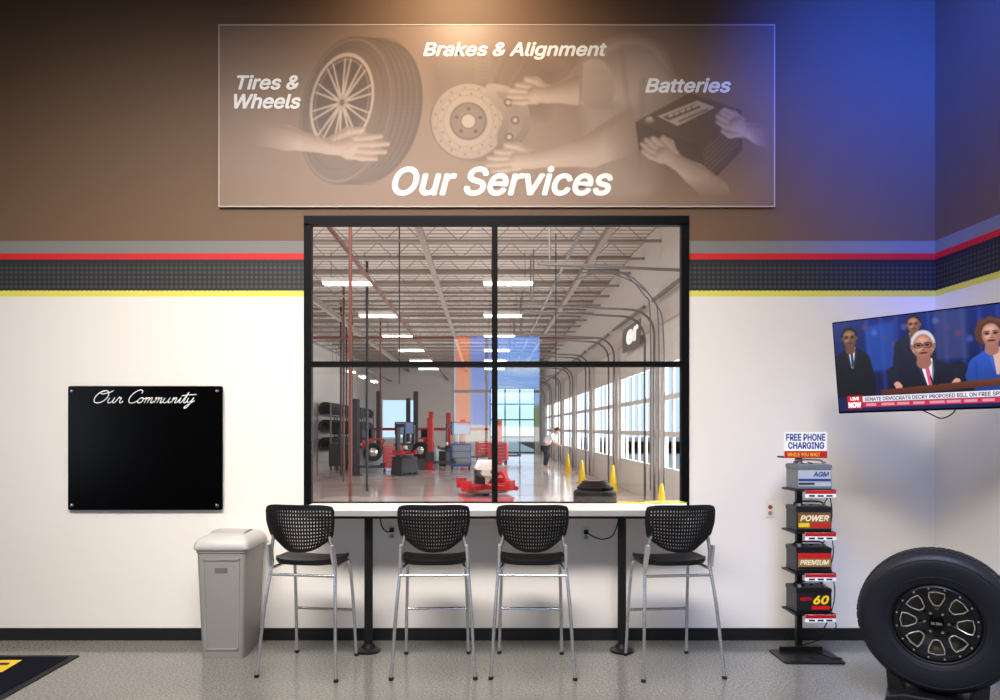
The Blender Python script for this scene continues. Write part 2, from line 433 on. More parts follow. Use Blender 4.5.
# lamps
em=bpy.data.materials.new('lamp_tube'); em.use_nodes=True; b=em.node_tree.nodes['Principled BSDF']; b.inputs['Emission Color'].default_value=(1,.97,.93,1); b.inputs['Emission Strength'].default_value=14
lamp=thing('bay_light','suspended linear fluorescent light in a white housing','ceiling light',(-3.25,11.3,5.0),group='fluorescent lights of the service bay')
G().box(-.6,.6,-.16,.16,.05,.14).obj('lamp_housing',cream,lamp,bevel=.01)
for y in(-.09,.09): G().tube([(-.57,y,.035),(.57,y,.035)],.035,8).obj('lamp_tube',em,lamp)
for x in(-.4,.4): G().tube([(x,0,.14),(x,0,.8)],.006,5).obj('hanging_wire',dgrey,lamp)
first=True
for k in range(6):
    for x in (-3.25,.55):
        if first: first=False; continue
        copy_thing(lamp,(x,11.3+4.8*k,5.0))
for k in range(4): copy_thing(lamp,(-6.3,24+3.5*k,4.2),(0,0,math.pi/2))
# garage doors
dm=mat('door_white',(228,226,220),0.4)
dr=thing('garage_door','white sectional garage door with rows of glazing','garage door',(BR+.1,DY[0],0),group='garage doors of the service bay')
g=G(); 
for k in range(6): g.box(-.025,.025,0,DW,k*.74-.05 if k else 0,min(k*.74+.06,DH))
for k in range(6): g.box(-.025,.025,k*(DW-.1)/5,k*(DW-.1)/5+.1,0,DH)
g.box(-.02,.02,0,DW,0,.74); g.box(-.02,.02,0,DW,2.96,DH)
g.obj('door_frame',dm,dr)
g=G()
tr_=mat('galvanised_track',(120,116,112),0.4,.5)
for y in(.03,DW-.03):
    pts=[(-.2,y,0.02),(-.2,y,3.55)]+[(-.2-.5*(1-math.cos(a)),y,3.55+.5*math.sin(a)) for a in [math.radians(q) for q in (15,30,45,60,75,90)]]+[(-2.9,y,4.15)]
    g.tube(pts,.025,6)
g.tube([(-.22,0,4.25),(-.22,DW,4.25)],.04,8)
g.tube([(-2.7,.03,4.13),(-2.7,.03,5.3)],.015,5); g.tube([(-2.7,DW-.03,4.13),(-2.7,DW-.03,5.3)],.015,5)
g.obj('door_track',tr_,dr)
for y in DY[1:]: copy_thing(dr,(BR+.1,y,0))
# pipes
rust=mat('red_oxide_pipe',(110,62,52),0.5)
def pipe(pts,r,lab,m=rust,nm=None,cat=None):
    v=abs(pts[0][2]-pts[-1][2])>=1
    tag(G().tube(pts,r,8).obj(nm or ('support_post' if v else 'ceiling_pipe'),m,smooth=True),lab,cat or ('post' if v else 'pipe'))
pipe([(-2.02,5.2,0),(-2.02,5.2,BH)],.028,'slim red oxide steel post beside the machines')
for (x,y,m_) in((-3.0,12.5,dgrey),(-4.2,15.5,rust),(-4.9,18.5,dgrey),(-5.0,21,dgrey),(-4.0,21.5,rust),(-5.6,23,dgrey)): pipe([(x,y,0),(x,y,BH)],.035,'slim steel post standing between the machines',m_)
pipe([(-1.75,9,2.5),(-1.75,9,BH)],.014,'black air hose drop hanging above the machines',dgrey,'air_hose','hose')
pipe([(1.55,10,2.2),(1.55,10,BH)],.012,'black air hose drop hanging near the garage doors',dgrey,'air_hose','hose')
pipe([(-2.4,T,4.7),(-2.4,BF,4.7)],.04,'red sprinkler pipe running below the roof joists')
pipe([(1.6,T,4.9),(1.6,BF,4.9)],.03,'grey conduit running below the roof joists',grey)
pipe([(-6.0,T,4.6),(-6.0,BF,4.6)],.05,'grey duct pipe running below the roof joists',grey)
pipe([(BL,18,4.6),(BR,18,4.6)],.04,'red sprinkler pipe crossing the service bay')
g=G()
for i,y in enumerate((8.2,8.6,9.3)):
    g.tube(smoothpts([(3.45,y,0.3),(3.45,y,3.2+i*.3),(3.3,y,4.0+i*.2),(2.7,y,4.5+i*.2),(2.0,y+1,4.9)],6),.014,8)
tag(g.obj('air_line',grey,smooth=True),'bundle of thin hoses and conduit curving to the roof','pipe')
tb=thing('reflected_lettering','glowing white letters on an added dark board, standing in for a reflection','sign',(BR-.03,11.7,3.62),(0,0,-math.pi/2))
G().box(-1.2,.85,0.005,.028,-.08,.52).obj('added_board',mat('added_board_grey',(120,112,106),.5),tb)
text_fit('lettering','er',-0.7,.7,0.05,.42,0,mat('reflection_white',(255,255,255),.4,emit=.6),tb,bold=.04)  # glowing letters and added board stand in for a reflection in the glass
# tyre racks with tyres
tyreG=G(); 
prof=[(.19,-.09),(.23,-.105),(.29,-.11),(.325,-.085),(.33,0),(.325,.085),(.29,.11),(.23,.105),(.19,.09)]
tyreG.lathe(prof,axis='y',n=24,closed=True)
t0=tyreG.obj('tyre',rubber,loc=(-7.1,27.2,.95),smooth=True)
tag(t0,'black tyre standing on the storage rack','tyre','tyres on the storage racks')
rk=thing('tyre_rack','tall grey steel rack holding rows of tyres','rack',(-7.2,26,0),group='tyre racks')
g=G()
for y in(0,3.6):
    for x in(-.3,.3): g.box(x-.03,x+.03,y-.03,y+.03,0,2.7)
for z in (.55,1.35,2.15):
    for x in(-.22,.22): g.box(x-.03,x+.03,0,3.6,z,z+.06)
    for y in(0,3.6): g.box(-.3,.3,y-.02,y+.02,z,z+.06)
g.obj('rack_frame',grey,rk)
for k in(1,2): copy_thing(rk,(-7.2,26+4.2*k,0))
for k in range(3):
    for z in(.55,1.35,2.15):
        for i in range(9):
            y=26.3+4.2*k+i*.38; loc=(-7.2,y,z+.06+.25)
            if k==0 and z==.55 and i==0: t0.location=loc; continue
            o=t0.copy(); COL.objects.link(o); o.location=loc
# tyre changers
def tyre_changer(loc,rot,lab,body=red,H=1.75,sc=1.0):
    e=thing('tyre_changer',lab,'tyre changer',loc,rot); e.scale=(sc,sc,1)
    G().loft([rr(.34,.4,.06,z=0),rr(.34,.4,.06,z=.1),rr(.3,.36,.06,z=.55),rr(.32,.38,.06,z=.62)]).obj('cabinet',dgrey if body is red and H>1.3 else body,e,smooth=True)
    g=G().lathe([(.05,.62),(.07,.66),(.3,.68),(.31,.71),(.05,.72)],n=24)
    g.obj('turntable',grey,e,smooth=True)
    for a in range(4):
        g=G(); M=Matrix.Rotation(math.radians(45+90*a),4,'Z'); g.box(.06,.42,-.05,.05,.72,.78,M=M); g.box(.34,.42,-.06,.06,.78,.86,M=M)
        g.obj('clamp_jaw',body,e)
    g=G().box(-.07,.07,.42,.56,.05,H); g.box(-.05,.05,-.05,.56,H-.12,H); g.box(-.03,.03,-.08,-.02,.95,H+.05)
    g.obj('column',dgrey,e,bevel=.01)
    g=G().tube([(-.05,-.05,.98),(-.0,-.05,.92),(.08,-.05,.9)],.035); g.box(-.05,.05,-.12,0,.92,1.0); g.obj('mounting_head',cream,e)
    if H<1.3:
        G().loft([rr(.12,.09,.03,z=H),rr(.13,.1,.03,z=H+.03),rr(.09,.07,.03,z=H+.14)]).obj('white_cover',white,e,smooth=True)
        G().tube(smoothpts([(.1,.3,.75),(.22,.1,.95),(.3,-.1,.8),(.36,-.25,.74)],5),.03).obj('lift_arm',body,e,smooth=True)
    for x in(-.2,0,.2): G().box(x-.05,x+.05,-.55,-.38,.06,.1).obj('foot_pedal',black,e)
    return e
tyre_changer((0.0,4.9,0),(0,0,.15),'low red tyre changer with four jaws and white cover',H=1.0,sc=1.15)
tyre_changer((-2.75,18.6,0),(0,0,.6),'red and grey tyre changer beside the steel post')
def balancer(loc,rot):
    e=thing('wheel_balancer','grey wheel balancer with hood and mounted wheel','wheel balancer',loc,rot)
    G().loft([rr(.45,.25,.05,z=0),rr(.45,.25,.05,z=.75),rr(.4,.22,.05,z=.85)]).obj('cabinet',grey,e,smooth=True)
    G().box(-.2,.2,.12,.2,.85,1.35).obj('display_stand',red,e,bevel=.02)
    G().box(-.25,.25,.03,.12,1.2,1.55).obj('display',blackgloss,e,bevel=.01)
    g=G().lathe(prof,c=(0,-.45,.75),axis='y',n=24,closed=True); g.obj('mounted_tyre',rubber,e,smooth=True)
    g=G().lathe([(.03,-.6),(.18,-.5),(.19,-.36),(.03,-.3)],c=(0,0,.75),axis='y',n=20); g.obj('mounted_wheel',chrome,e,smooth=True)
    g=G()
    g.tube(smoothpts([(.35,0,.8),(.45,-.3,1.1),(.35,-.5,1.2),(-.2,-.5,1.2)],5),.03); g.obj('hood_arm',red,e,smooth=True)
balancer((-4.2,20.0,0),(0,0,.5)); balancer((-2.3,22.0,0),(0,0,-.4)); balancer((-5.6,25.5,0),(0,0,.4))
tyre_changer((-4.9,22.5,0),(0,0,.3),'red and grey tyre changer at the bay wall')
tyre_changer((-1.6,24.5,0),(0,0,-.8),'dark tyre changer standing farther along the bay',dgrey)
tyre_changer((-3.4,26.0,0),(0,0,-.3),'red tyre changer beside a vehicle lift')
# lift posts
for (x,y,H,m_) in ((-2.1,21.5,2.0,red),(-1.0,26.5,2.0,red),(.7,28.0,2.0,red),(-4.6,25,3.2,dgrey),(-5.2,29,3.4,dgrey),(-3.4,29,3.4,dgrey),(-4.4,18.5,2.6,dgrey),(-2.6,28.5,2.4,red),(-1.9,31,2.4,red),(-4.1,32,3.2,dgrey)):
    e=thing('vehicle_lift',('red' if m_ is red else 'dark grey')+' steel vehicle lift post with swing arms','vehicle lift',(x,y,0))
    G().box(-.2,.2,-.18,.18,0,.04).obj('base_plate',m_,e)
    g=G().box(-.09,.09,-.08,.1,.04,H); g.box(-.12,.12,.05,.12,.04,H); g.obj('column',m_,e,bevel=.01)
    g=G(); g.box(-.16,.16,-.16,.0,.35,.7); g.box(.1,1.0,-.12,-.02,.25,.34); g.lathe([(.09,.34),(.09,.42)],c=(.93,-.07,0),n=12); g.obj('swing_arm',dgrey,e)
def console(loc,rot,m,lab):
    e=thing('alignment_console',lab,'machine cabinet',loc,rot)
    G().box(-.4,.4,-.3,.3,.12,1.0).obj('cabinet',m,e,bevel=.02)
    for k in range(3): G().box(-.35,.35,-.32,-.3,.2+k*.26,.42+k*.26).obj('drawer',grey,e,bevel=.01)
    g=G().box(-.05,.05,.1,.18,1.0,1.5); g.obj('monitor_stand',dgrey,e)
    G().box(-.38,.38,-.02,.08,1.35,1.85).obj('monitor',black,e,bevel=.01)
    G().box(-.35,.35,-.03,-.02,1.38,1.82).obj('monitor_screen',mat('screen_blue',(110,140,180),.2,emit=.2),e)
    for x in(-.33,.33):
        for y in(-.24,.24): G().lathe([(.06,-.02),(.06,.02)],c=(x,y,.06),axis='x',n=12).obj('caster',black,e)
console((-.95,22.0,0),(0,0,.1),blue,'blue alignment console with a monitor on top')
console((-3.2,22.5,0),(0,0,.2),dgrey,'dark grey diagnostic console with a monitor')
console((-5.6,22.0,0),(0,0,2.9),dgrey,'dark workstation with a monitor near the racks')
def cart(loc,rot,m,lab):
    e=thing('tool_cart',lab,'tool cart',loc,rot)
    G().box(-.38,.38,-.24,.24,.14,.95).obj('cabinet',m,e,bevel=.015)
    for k in range(5):
        d=G().box(-.34,.34,-.26,-.24,.19+k*.15,.32+k*.15).obj('drawer',m,e,bevel=.006)
        G().tube([(-.25,-.275,.29+k*.15),(.25,-.275,.29+k*.15)],.01).obj('drawer_handle',chrome,d)
    for x in(-.3,.3):
        for y in(-.18,.18): G().lathe([(.02,-.025),(.065,-.025),(.065,.025),(.02,.025)],c=(x,y,.065),axis='x',n=12).obj('caster',black,e)
cart((.65,26.5,0),(0,0,-.2),red,'red rolling tool cart with drawers')
cart((-.1,30,0),(0,0,.1),red,'red tool cart at the end of the bay')
cart((-3.5,20.6,0),(0,0,.5),red,'red tool cart between the tyre machines')
cart((-5.9,24,0),(0,0,1.4),black,'black tool cart beside the tyre racks')
# tyre stack near window, dark coiled hose on top
for k in range(3):
    o=t0.copy(); COL.objects.link(o); o.rotation_euler=(math.pi/2,0,0); o.location=(1.68+(.02 if k==1 else 0),5.4,.11+.222*k); o['label']='black tyre stacked flat on the bay floor'; o['group']='stack of tyres'
hr=thing('hose_reel','dark coiled air hose with red hub lying on tyres','hose reel',(1.68,5.4,.667))
g=G()
pts=[((.27-.0012*a)*math.cos(a*.35),(.27-.0012*a)*math.sin(a*.35),.02+.0012*a) for a in range(90)]
g.tube(pts,.02,6); g.obj('hose',black,hr,smooth=True)
G().lathe([(.13,.0),(.13,.02),(.05,.03),(.05,.10),(.12,.11),(.12,.13)],n=20).obj('reel',red,hr,smooth=True)
def cone(px,py):
    d=CZ*F/(py-CY); return ((px-CX)*d/F,d-D,0)
cn=thing('traffic_cone','yellow narrow floor cone by the garage doors','traffic cone',cone(613,492),group='yellow cones along the garage doors')
G().loft([rr(.15,.15,.03,z=0),rr(.15,.15,.03,z=.035)]).obj('cone_base',yellow,cn)
G().lathe([(.12,.035),(.03,.66),(.015,.68)],n=16).obj('cone_body',yellow,cn,smooth=True)
for p in((582,483),(568,473)): copy_thing(cn,cone(*p))
copy_thing(cn,(2.95,6.4,0))
s_=G().box(-1.3,1.0,24.2,24.35,.001,.006).obj('floor_marking',yellow); tag(s_,'yellow painted safety line on the bay floor','floor marking')
# ------------------------------------------------ mechanic
def skin(name,vs,es,rs,m,parent,label=None,root=0,sub=1):
    me=bpy.data.meshes.new(name); me.from_pydata(vs,es,[]); me.materials.append(m)
    o=bpy.data.objects.new(name,me); COL.objects.link(o); o.parent=parent
    md=o.modifiers.new('skin','SKIN'); md.use_smooth_shade=True
    sv=me.skin_vertices[0].data
    for i,r in enumerate(rs):
        sv[i].radius=(r,r) if not isinstance(r,tuple) else r; sv[i].use_root=(i==root)
    s=o.modifiers.new('sub','SUBSURF'); s.levels=sub; s.render_levels=sub
    if label:o['label']=label
    return o
mp=cone(546,468)
man=thing('person','mechanic in white shirt and dark trousers leaning forward at work','person',mp,(0,0,2.9))
V=[];E=[];R=[]
def av(p,r,link=None):
    V.append(p);R.append(r)
    if link is not None:E.append((link,len(V)-1))
    return len(V)-1
pel=av((0.05,0,.93),.13); sp1=av((-.07,0,1.11),.12,pel); ch=av((-.24,0,1.27),.135,sp1); nk=av((-.37,0,1.38),.055,ch); hd=av((-.42,0,1.44),.075,nk); h2=av((-.46,0,1.51),.095,hd); h3=av((-.48,0,1.585),.06,h2)
av((-.545,0,1.475),.018,hd)
for s in(-1,1):
    a=av((.04,s*.1,.86),.095,pel); k=av((-.04,s*.13,.48),.062,a); an=av((.03,s*.14,.09),.042,k); av((-.13,s*.15,.04),.04,an)
    sh=av((-.27,s*.19,1.31),.06,ch); el=av((-.32,s*.24,1.04),.043,sh); wr=av((-.52,s*.18,.93),.028,el); pm=av((-.59,s*.17,.91),.03,wr)
    for i,(dy,ln) in enumerate(((-.03,.07),(-.01,.085),(.01,.08),(.03,.06))):
        f1=av((-.63,s*.17+dy,.895),.009,pm); f2=av((-.63-ln*.5,s*.17+dy,.87),.008,f1); av((-.63-ln*.6,s*.17+dy,.84),.007,f2)
    t1=av((-.58,s*.17-s*.04,.89),.01,pm); av((-.61,s*.17-s*.055,.86),.008,t1)
skinm=mat('skin',(200,150,120),.5)
skin('body',V,E,R,skinm,man)
V=[];E=[];R=[]
a0=av((0.04,0,.95),.18); a1=av((-.07,0,1.11),.18,a0); a2=av((-.24,0,1.27),.20,a1); av((-.33,0,1.35),.10,a2)
for s in(-1,1):
    q=av((-.27,s*.19,1.31),.10,a2); q2=av((-.31,s*.23,1.1),.075,q)
skin('shirt',V,E,R,mat('white_shirt',(250,250,252),.7),man,'white short-sleeved work shirt')
V=[];E=[];R=[]
a0=av((0.05,0,.88),.15)
for s in(-1,1):
    q=av((.04,s*.1,.80),.12,a0); q2=av((-.04,s*.13,.48),.095,q); av((.03,s*.14,.09),.08,q2)
skin('trousers',V,E,R,mat('dark_trousers',(28,30,40),.8),man,'dark navy work trousers')
g=G(); g.lathe([(.02,.0),(.075,.02),(.105,.07),(.1,.12),(.06,.16),(.01,.17)],c=(-.45,0,1.475),n=16); g.obj('hair',mat('brown_hair',(60,40,30),.8),man,smooth=True)
for s in(-1,1): G().lathe([(.003,-.01),(.012,0),(.003,.01)],c=(-.545,s*.032,1.51),axis='x',n=8).obj('eye',black,man)
# ================================================================ LOBBY OBJECTS
# ---- poster sign
SY=-.024
sx0,_,sz1=P(218.5,24.5,SY); sx1,_,sz0=P(775,207,SY)
sg=thing('wall_sign','wide sepia service banner with white italic lettering','sign',((sx0+sx1)/2,SY,sz0))
hw=(sx1-sx0)/2; hh=sz1-sz0
G().box(-hw,hw,.003,.0235,0,hh).obj('sign_panel',mat('sign_edge',(150,130,114),.5),sg)
g=G(); e_=.008
g.box(-hw,hw,-.004,.003,0,e_);g.box(-hw,hw,-.004,.003,hh-e_,hh);g.box(-hw,-hw+e_,-.004,.003,e_,hh-e_);g.box(hw-e_,hw,-.004,.003,e_,hh-e_)
g.obj('sign_border',mat('sign_border',(196,182,170),.4),sg)
c=Canvas(218,24,775,207,780,256)
bg=np.array((128,100,80.))
rad=np.exp(-(((c.X-510)/260)**2+((c.Y-110)/130)**2))[...,None]; BG=bg*(1-rad*.6)+np.array((166,140,118.))*rad*.6; c.c=BG.copy()
LT=(212,188,168); DK=(152,124,104)
ca,sa=math.cos(math.radians(12)),math.sin(math.radians(12))
NL=70
for i in range(NL,-1,-1):
    q=i/NL; base=(112,90,76) if i%14 not in(6,7) else (76,58,48)
    if i>62: base=(96,76,64)
    sh_=1-.15*q
    c.ell(346+q*30,110+q*1.0,46-q*1.5,76-q*4,tuple(v*sh_ for v in base),rot=12,soft=1.0)
for i in range(64):
    a=math.radians(-105+i*3.3); dx,dy=46*math.cos(a),75*math.sin(a); x=346+dx*ca-dy*sa;y=110+dx*sa+dy*ca
    for o in(1,7.5,13.5,19.5,25): c.cap((x+o,y+.4),(x+o+3.2,y+1.6),.45,.35,(74,58,48),alpha=.5)
c.ell(345,110,45,75.5,(134,110,94),rot=12,c2=(104,84,72)); c.ring(345,110,43.5,73,1.2,(152,130,114),rot=12,alpha=.6); c.ring(344,108,37,63,1.0,(90,72,60),rot=12,alpha=.7)
c.ell(341,101,31,49,(78,62,52),rot=12); c.ring(341,101,30,48,2.6,(212,192,174),rot=12); c.ring(341,101,26,43,.8,(168,146,130),rot=12)
for i in range(10):
    a=2*math.pi*i/10+.2
    for da in(-.10,.10):
        dx,dy=28*math.cos(a+da),45*math.sin(a+da); c.cap((341,102),(341+dx*ca-dy*sa,102+dx*sa+dy*ca),1.2,.8,(214,194,176))
c.ell(341,102,5,8,(188,168,152),rot=12); c.ell(341,102,2.5,3.5,(106,86,74),rot=12)
def hand(arm,ars,dirv,ln,r,thumb,fade=None,curl=0.0):
    wr=arm[-1]; dx,dy=dirv; nx,ny=-dy,dx; ch=[(arm,ars)]
    pc=(wr[0]+dx*ln*.30,wr[1]+dy*ln*.30); ch.append(([wr,pc],[ars[-1],r*2.0]))
    for i in range(4):
        o=(i-1.5)*r*1.25; L=ln*(.56,.68,.64,.48)[i]
        b=(pc[0]+nx*o*.9,pc[1]+ny*o*.9); sp_=(i-1.5)*.07
        d2=(dx+nx*sp_,dy+ny*sp_); k=(b[0]+d2[0]*L*.5,b[1]+d2[1]*L*.5); e=(k[0]+d2[0]*L*.45+nx*curl*L*.3,k[1]+d2[1]*L*.45+ny*curl*L*.3)
        ch.append(([b,k,e],[r*.70,r*.6,r*.45]))
    b=(wr[0]+dx*ln*.08+nx*thumb*r*1.5,wr[1]+dy*ln*.08+ny*thumb*r*1.5)
    ch.append(([b,(b[0]+dx*ln*.22+nx*thumb*r*1.7,b[1]+dy*ln*.22+ny*thumb*r*1.7),(b[0]+dx*ln*.46+nx*thumb*r*2.2,b[1]+dy*ln*.46+ny*thumb*r*2.2)],[r*1.0,r*.8,r*.5]))
    c.union(ch,LT,DK,soft=1.4,alpha=.92,fade=fade)
hand([(250,132),(285,138),(328,147)],[13,12,7],(1,.02),62,5.0,-1,fade=np.clip((c.X-252)/45,0,1))
# hub / suspension / brake
c.poly([(425,54),(520,48),(560,70),(545,118),(436,112)],(104,82,68),14,.6)
for (p,q,r) in (((505,50),(486,96),3.6),((524,62),(500,100),2.4),((436,96),(524,84),2.2)): c.cap(p,q,r,r,(134,110,94),(88,70,58),soft=2,alpha=.6)
for k in range(9): c.ring(483,58+k*4.2,7,2.4,1.2,(138,116,100),soft=1.6,alpha=.55)
c.ell(474,122,40,40,(92,72,60),soft=4,alpha=.7)
c.ell(468,121,39,40,(204,184,166),c2=(176,154,136)); c.ring(468,121,38,39,1.6,(108,88,74)); c.ring(468,121,31,32,.7,(146,124,108),alpha=.7); c.ring(468,121,25,26,.7,(146,124,108),alpha=.7)
for i in range(30):
    a=i*math.pi/15; c.ell(468+(28 if i%2 else 34)*math.cos(a),121+(28 if i%2 else 34)*math.sin(a),.9,.9,(112,92,78))
c.ell(468,121,18,18.5,(156,134,118),c2=(128,106,92)); c.ring(468,121,18,18.5,1.2,(88,70,58)); c.ell(468,121,7.5,7.5,(208,188,170)); c.ring(468,121,7.5,7.5,1,(84,66,54))
for i in range(5):
    a=i*2*math.pi/5-.3; c.ell(468+12.5*math.cos(a),121+12.5*math.sin(a),1.8,1.8,(70,54,44))
c.poly(smoothpts([(486,84,0),(508,86,0),(526,102,0),(530,126,0),(518,146,0),(500,150,0),(497,134,0),(503,116,0),(490,100,0)],4,True),(184,162,144),1.2,c2=(110,90,76))
c.poly(smoothpts([(496,92,0),(510,94,0),(520,108,0),(522,126,0),(512,140,0),(505,138,0),(510,120,0),(504,104,0)],4,True),(150,128,112),1.2)
for p in((508,102),(515,120),(509,137)): c.ell(p[0],p[1],4.2,4.2,(84,66,54)); c.ell(p[0],p[1],2.4,2.4,(204,182,164))
# mechanic: back, shoulder, sleeve and both arms reaching to the brake
c.poly(smoothpts([(580,60,0),(600,44,0),(632,36,0),(664,50,0),(672,96,0),(664,150,0),(650,196,0),(588,196,0),(580,160,0),(586,130,0),(580,100,0)],4,True),(196,174,156),12,.75,c2=(168,146,130))
c.union([([(668,110),(632,72)],[26,30]),([(632,72),(590,84)],[30,20])],(204,182,164),(160,136,120),soft=10,alpha=.7)
for (p,q) in(((600,58),(612,110)),((622,52),(632,130)),((612,120),(600,180)),((644,80),(640,170)),((596,66),(588,104))): c.cap(p,q,2.6,1.2,(148,126,110),soft=5,alpha=.45)
hand([(600,84),(575,90),(548,94)],[17,14,8],(-1,-.04),42,4.2,1)
c.poly(smoothpts([(584,62,0),(604,60,0),(616,84,0),(606,108,0),(584,104,0),(580,84,0)],4,True),(208,186,168),3,.9,c2=(162,140,124)); c.cap((582,64),(580,104),1,1,(140,116,100),soft=1.5,alpha=.6)
hand([(640,128),(592,150),(532,160)],[24,17,8.5],(-1,.04),48,4.4,1,fade=np.clip((640-c.X)/36,0,1))
# battery
c.ell(690,140,66,48,(98,76,60),soft=30,alpha=.5)
c.poly([(636,122),(690,93),(742,110),(743,150),(712,182),(640,152)],(60,46,36),1.5)
c.poly([(636,122),(690,93),(742,110),(700,146)],(98,78,62),1.2,c2=(78,60,48)); c.poly([(636,122),(700,146),(706,182),(640,152)],(70,54,42),1.2)
c.poly([(700,146),(742,110),(743,150),(708,182)],(84,64,50),1.2)
for k in range(6): c.cap((706,150+k*5),(740,118+k*5),.6,.6,(116,96,82),alpha=.7)
c.poly([(658,116),(698,100),(716,107),(678,126)],(196,174,156),.8); c.poly([(663,117),(696,104),(702,107),(670,120)],(96,76,64),.8); c.cap((680,121),(708,109),1.1,1.1,(106,86,72),alpha=.8)
for k in range(5): c.cap((670+k*6,116-k*2.3),(673+k*6,114.6-k*2.3),1.0,1.0,(220,200,184))
c.poly([(650,136),(672,145),(673,152),(651,143)],(146,124,108),.8)
for p in((650,120),(726,111)): c.ell(p[0],p[1],5,3.2,(146,124,108)); c.ell(p[0],p[1]-1.5,3,2,(198,176,158))
hand([(716,192),(696,175),(674,160)],[14,11,7],(-.86,-.48),38,4.1,1,fade=np.clip((198-c.Y)/20,0,1),curl=.2)
hand([(774,140),(760,134),(746,130)],[11,10,6],(-.8,-.55),34,3.9,-1,fade=np.clip((770-c.X)/20,0,1),curl=-.2)
c.c=BG+(c.c-BG)*.70
c.blur(1)
c.obj('sign_print',-hw+e_,hw-e_,e_,hh-e_,0,vcol_mat('sepia_print',0,.45),sg)
def sp(px,py):
    a=P(px,py,SY); return a[0]-(sx0+sx1)/2,a[2]-sz0
def stext(s,px0,px1,py0,py1,b_=.026):
    a=sp(px0,py0); b=sp(px1,py1); text_fit('lettering',s,a[0],b[0],b[1],a[1],-.002,white,sg,.25,b_,.0006)
stext('Our Services',392,613,166,196,.024); stext('Brakes & Alignment',423,607,42,60); stext('Batteries',645,731,78,93); stext('Tires &',237,299,75,90); stext('Wheels',234,301,94,109)
# ---- community board
bx_a=P(68,510,-.03); bx_b=P(222.5,386,-.03)
bd=thing('notice_board','glossy black wall board with white script heading','notice board',((bx_a[0]+bx_b[0])/2,-.03,bx_a[2]))
w=(bx_b[0]-bx_a[0])/2; h=bx_b[2]-bx_a[2]
g=G(); g.loft([[(x,-.0,z+h/2) for x,z,_ in rr(w,h/2,.015)],[(x,.008,z+h/2) for x,z,_ in rr(w,h/2,.015)]]); g.obj('board_panel',mat('board_black',(2,2,3),.25,spec=.12),bd)
for x in(-w+.035,w-.035):
    for z in(.035,h-.035): G().lathe([(.006,-.012),(.013,-.010),(.013,0),(.009,.0285)],c=(x,0,z),axis='y',n=16).obj('standoff',chrome,bd,smooth=True)
Ls={'O':([[(1.0,2.1),(.4,1.8),(.05,1.0),(.3,.2),(1.0,0),(1.7,.5),(1.9,1.4),(1.5,2.1),(.9,2.15),(.5,1.9),(.9,1.6),(1.9,1.9),(2.3,2.2)]],2.3),
'u':([[(0,.9),(-.02,.3),(.25,0),(.6,.25),(.75,.95),(.72,.3),(.95,0),(1.2,.3)]],1.2),
'r':([[(0,.3),(.2,1.05),(.35,.85),(.6,.88),(.55,.3),(.8,0),(1.05,.3)]],1.0),
'C':([[(1.5,1.7),(1.5,2.1),(1.0,2.3),(.35,1.8),(.05,.9),(.3,.15),(.9,0),(1.4,.3),(1.6,.6)]],1.5),
'o':([[(.4,.95),(.1,.7),(.05,.2),(.35,0),(.7,.3),(.65,.8),(.4,.95),(.7,.7),(1.0,.8)]],1.0),
'm':([[(0,.8),(.15,.95),(.15,0),(.17,.5),(.42,.95),(.58,.8),(.58,0),(.6,.5),(.85,.95),(1.02,.8),(1.02,.2),(1.2,0),(1.45,.3)]],1.45),
'n':([[(0,.6),(.15,.95),(.15,0),(.17,.5),(.42,.95),(.58,.8),(.58,.2),(.75,0),(1.0,.3)]],1.0),
'i':([[(0,.3),(.2,.95),(.2,.25),(.4,0),(.65,.3)],[(.3,1.3),(.34,1.38)]],.65),
't':([[(0,.3),(.3,1.9),(.25,.3),(.45,0),(.7,.3)],[(-.5,1.25),(.3,1.42),(1.6,1.5)]],.7),
'y':([[(0,.9),(0,.35),(.25,.1),(.6,.4),(.75,.95),(.65,0),(.4,-.8),(.1,-.9),(.1,-.6),(.6,-.1),(1.1,.4)]],1.0)}
g=G(); cx=0; sc=.0500; tx=P(92,403,-.03)
for ch_ in 'Our Community':
    if ch_==' ': cx+=.75; continue
    st,wd=Ls[ch_]
    for s_ in st:
        pts=smoothpts([(tx[0]-bd.location.x+(cx+x+z*.45)*sc,-.003,tx[2]-bd.location.z+z*sc*.85) for x,z in s_],5)
        g.tube(pts,.0036,6)
    cx+=wd
g.obj('script_lettering',white,bd)
# ---- counter
top=1.04; ct=thing('bar_counter','long narrow bar counter with grey top on black pedestals','counter',(0.085,-.23,0))
G().box(-1.385,1.385,-.22,.198,top-.035,top).obj('worktop',mat('laminate_top',(215,212,208),.35),ct,bevel=.004)
G().box(-1.387,1.387,-.2235,-.2,top-.046,top-.006).obj('edge_band',mat('edge_band',(165,163,163),.35,.2),ct,bevel=.002)
g=G().box(-1.33,1.33,-.17,.1,top-.07,top-.036); g.obj('under_frame',blackpaint,ct)
for px in(368.5,622):
    x=(px-CX)*5.03/700-.085
    lg=G().tube([(x,-.04,.02),(x,-.04,top-.05)],.031,16).obj('leg',blackpaint,ct,smooth=True)
    G().lathe([(.085,0),(.085,.015),(.05,.03),(.038,.06),(.033,.06)],c=(x,-.04,0),n=28).obj('foot',blackpaint,lg,smooth=True)
